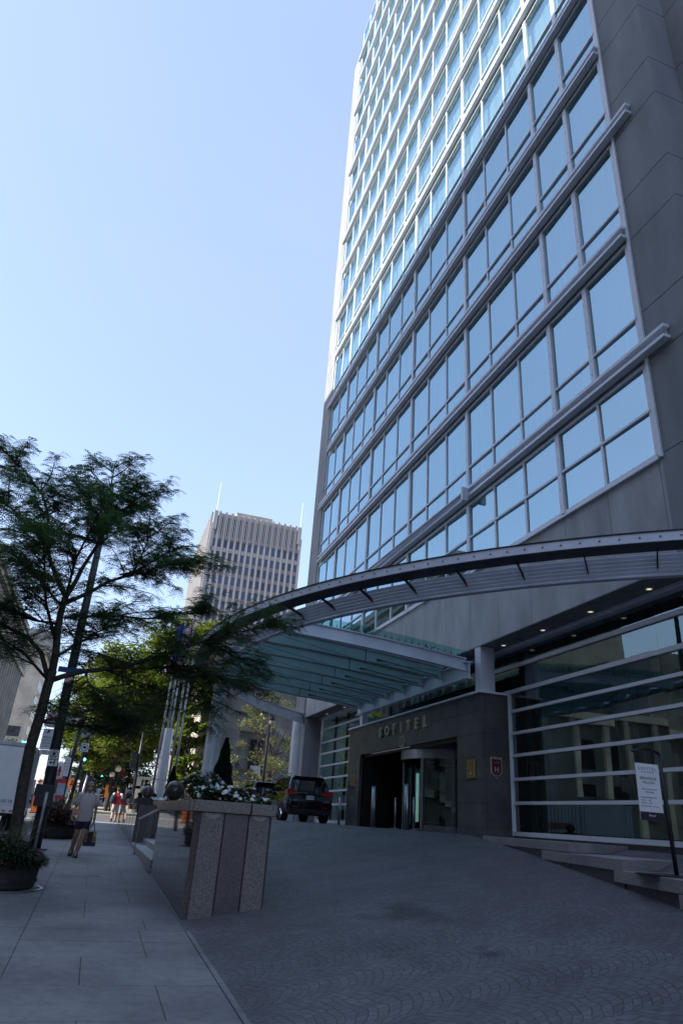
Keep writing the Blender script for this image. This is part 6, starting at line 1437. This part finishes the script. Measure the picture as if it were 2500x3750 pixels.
# terrace balustrade and garden stair next to it
BS = thing('terrace_wall', 'sunlit stone balustrade wall in front of the neighbouring building', 'wall', (5.2, 58.3, 1.3))
bm_ = MB().box(3.1, 7.6, 57.9, 58.3, 1.2, 3.1).box(3.0, 7.6, 57.8, 58.4, 3.1, 3.3)
for q in range(12): bm_.lathe((3.25+q*.36, 58.1, 3.3), [(.10, 0), (.06, .06), (.11, .22), (.05, .42), (.09, .5)], 8)
bm_.box(3.0, 7.6, 57.85, 58.35, 3.8, 3.98); bm_.box(2.9, 3.4, 57.8, 58.4, 1.2, 3.9); obj('wall', bm_, 'white_stone', BS)
GW = thing('garden_wall', 'low stone wall with metal handrail beside the far sidewalk', 'wall', (2.9, 70, 1.5)); obj('wall', MB().prism([(2.6, 60), (3.1, 60), (3.1, 100), (2.6, 100)], lambda x, y: zs(y)-.1, lambda x, y: zs(y)+.9), 'grey_stone', GW)
hh = MB().tube([(2.3, 59, zs(59)+.5), (2.6, 62, zs(62)+1.5), (2.8, 68, zs(68)+1.8)], .04, 6)
for q in range(4): hh.tube([(2.5+.08*q, 60+q*2.4, zs(60)), (2.5+.08*q, 60+q*2.4, zs(62)+1.3+.1*q)], .03, 5)
obj('handrail', hh, 'galvanised', GW)
# street across: long beige building, second block, and the tall blocks that shade the pavement
LB = thing('beige_building', 'long beige stone building with rows of windows at the left edge', 'building', (-25, 120, 2))
obj('wall', MB().box(-40, -20, 70, 166, 0, 33.5), 'beige_stone', LB)
rects = [(74+q*3.1, 75.5+q*3.1, 7+k*3.35, 9.1+k*3.35) for k in range(6) for q in range(29)]
rects.sort(key=lambda r: (r[0], r[2])); window_grid(LB, rects, 'x', -19.98, .03)
pil = MB()
for q in range(30): pil.box(-20, -19.6, 72.6+q*3.1, 73.1+q*3.1, 5, 26.5)
pil.box(-20, -19.4, 70, 166, 4.2, 5.2).box(-20, -19.3, 69.8, 166.2, 26.6, 27.5)
for q in range(96): pil.box(-20, -19.55, 70.3+q, 70.75+q, 28, 31.6)
pil.box(-20, -18.9, 69.5, 166.5, 31.9, 32.6).box(-20, -18.5, 69.3, 166.7, 32.6, 33.6); obj('cornice', pil, 'beige_stone', LB)
rects = [(90+q*5, 92.5+q*5, 2.6, 6) for q in range(15)]; window_grid(LB, rects, 'x', -19.975, .03, name='shop_window')
SB = thing('corner_building', 'second grey-beige block with a blank shaded end wall beyond the long building', 'building', (-22, 215, 4))
obj('wall', MB().box(-25.5, -20, 204, 228, 0, 40), 'beige_stone', SB); obj('upper_storey', MB().box(-25.5, -19.0, 205, 228, 40, 46), 'grey_stone', SB)
rects = [(206.5+q*3.6, 208+q*3.6, 10+k*4, 12.2+k*4) for k in range(7) for q in range(6)]; window_grid(SB, rects, 'x', -19.98, .03)
window_grid(SB, [(-24.6, -21.4, 17, 19.6), (-24.6, -21.4, 11.5, 13.2)], 'y', 203.96, .05, name='wide_window')
for x, y, lab in ((-16.6, 96, 'flag with a red cross on the beige building'), (-17.2, 88, 'red pennant on the beige building')):
    t = thing('wall_flag', lab, 'flag', (x, y, 10)); obj('pole', MB().tube([(-19.9, y, 8.8), (x+.6, y-.3, 11)], .05, 6), 'white_metal', t)
    mb = MB(); 
    if 'cross' in lab: obj('cloth', MB().loft([[(x-1.6, y-.1, 9.0), (x+.4, y-.3, 8.2), (x+.4, y-.28, 8.2), (x-1.6, y-.08, 9.0)], [(x-1.5, y-.1, 10.3), (x+.5, y-.3, 10.8), (x+.5, y-.28, 10.8), (x-1.5, y-.08, 10.3)]]), 'flag_white', t); obj('cross', MB().box(x-.75, x-.35, y-.34, y-.31, 8.5, 10.6), 'flag_red', t)
    else: obj('cloth', MB().add([(x-.8, y-.1, 9.6), (x+.4, y-.3, 10.9), (x+.1, y-.25, 9.4)], [(0, 1, 2)]), 'flag_red', t)
mat('brown_stone', (.17, .14, .12), .85, var=.15, scale=.3)
OC = thing('corner_bank', 'low stone bank building on the far corner that shows mirrored in the street glass', 'building', (-30, 62, 0))
obj('wall', MB().box(-33, -20.3, 58, 69.5, 0, 13).box(-62, -33.01, 58, 75, 0, 21), 'grey_stone', OC)
rects = [(-59+q*3.4, -57.3+q*3.4, 4+k*4.2, 6.8+k*4.2) for q in range(11) for k in range(4 if q < 7 else 2)]; window_grid(OC, rects, 'y', 57.96, .05)
lt = MB()
for q in range(12): lt.box(-60.6+q*3.4, -60+q*3.4, 57.6, 58, 0, 12.5)
lt.box(-62, -20, 57.4, 57.99, 12.5, 13.2); obj('pilaster', lt, 'white_stone', OC)
OB = thing('office_block', 'tall stone block across the street that shades the driveway and shows in the glass', 'building', (-37, -10, 0))
obj('wall', MB().box(-50, -24, -75, 37, 0, 49.6), 'brown_stone', OB)
rects = [(-8+q*4, -5.8+q*4, 5+k*3.8, 7.6+k*3.8) for q in range(11) for k in range(8)]; window_grid(OB, rects, 'x', -24.02, .05)
lt = MB()
for q in range(12): lt.box(-24, -23.6, -10.6+q*4, -9.9+q*4, 0, 46)
for k in range(4): lt.box(-24, -23.5, -75, 36.9, 4+k*11.4, 4.6+k*11.4)
obj('pilaster', lt, 'beige_stone', OB)
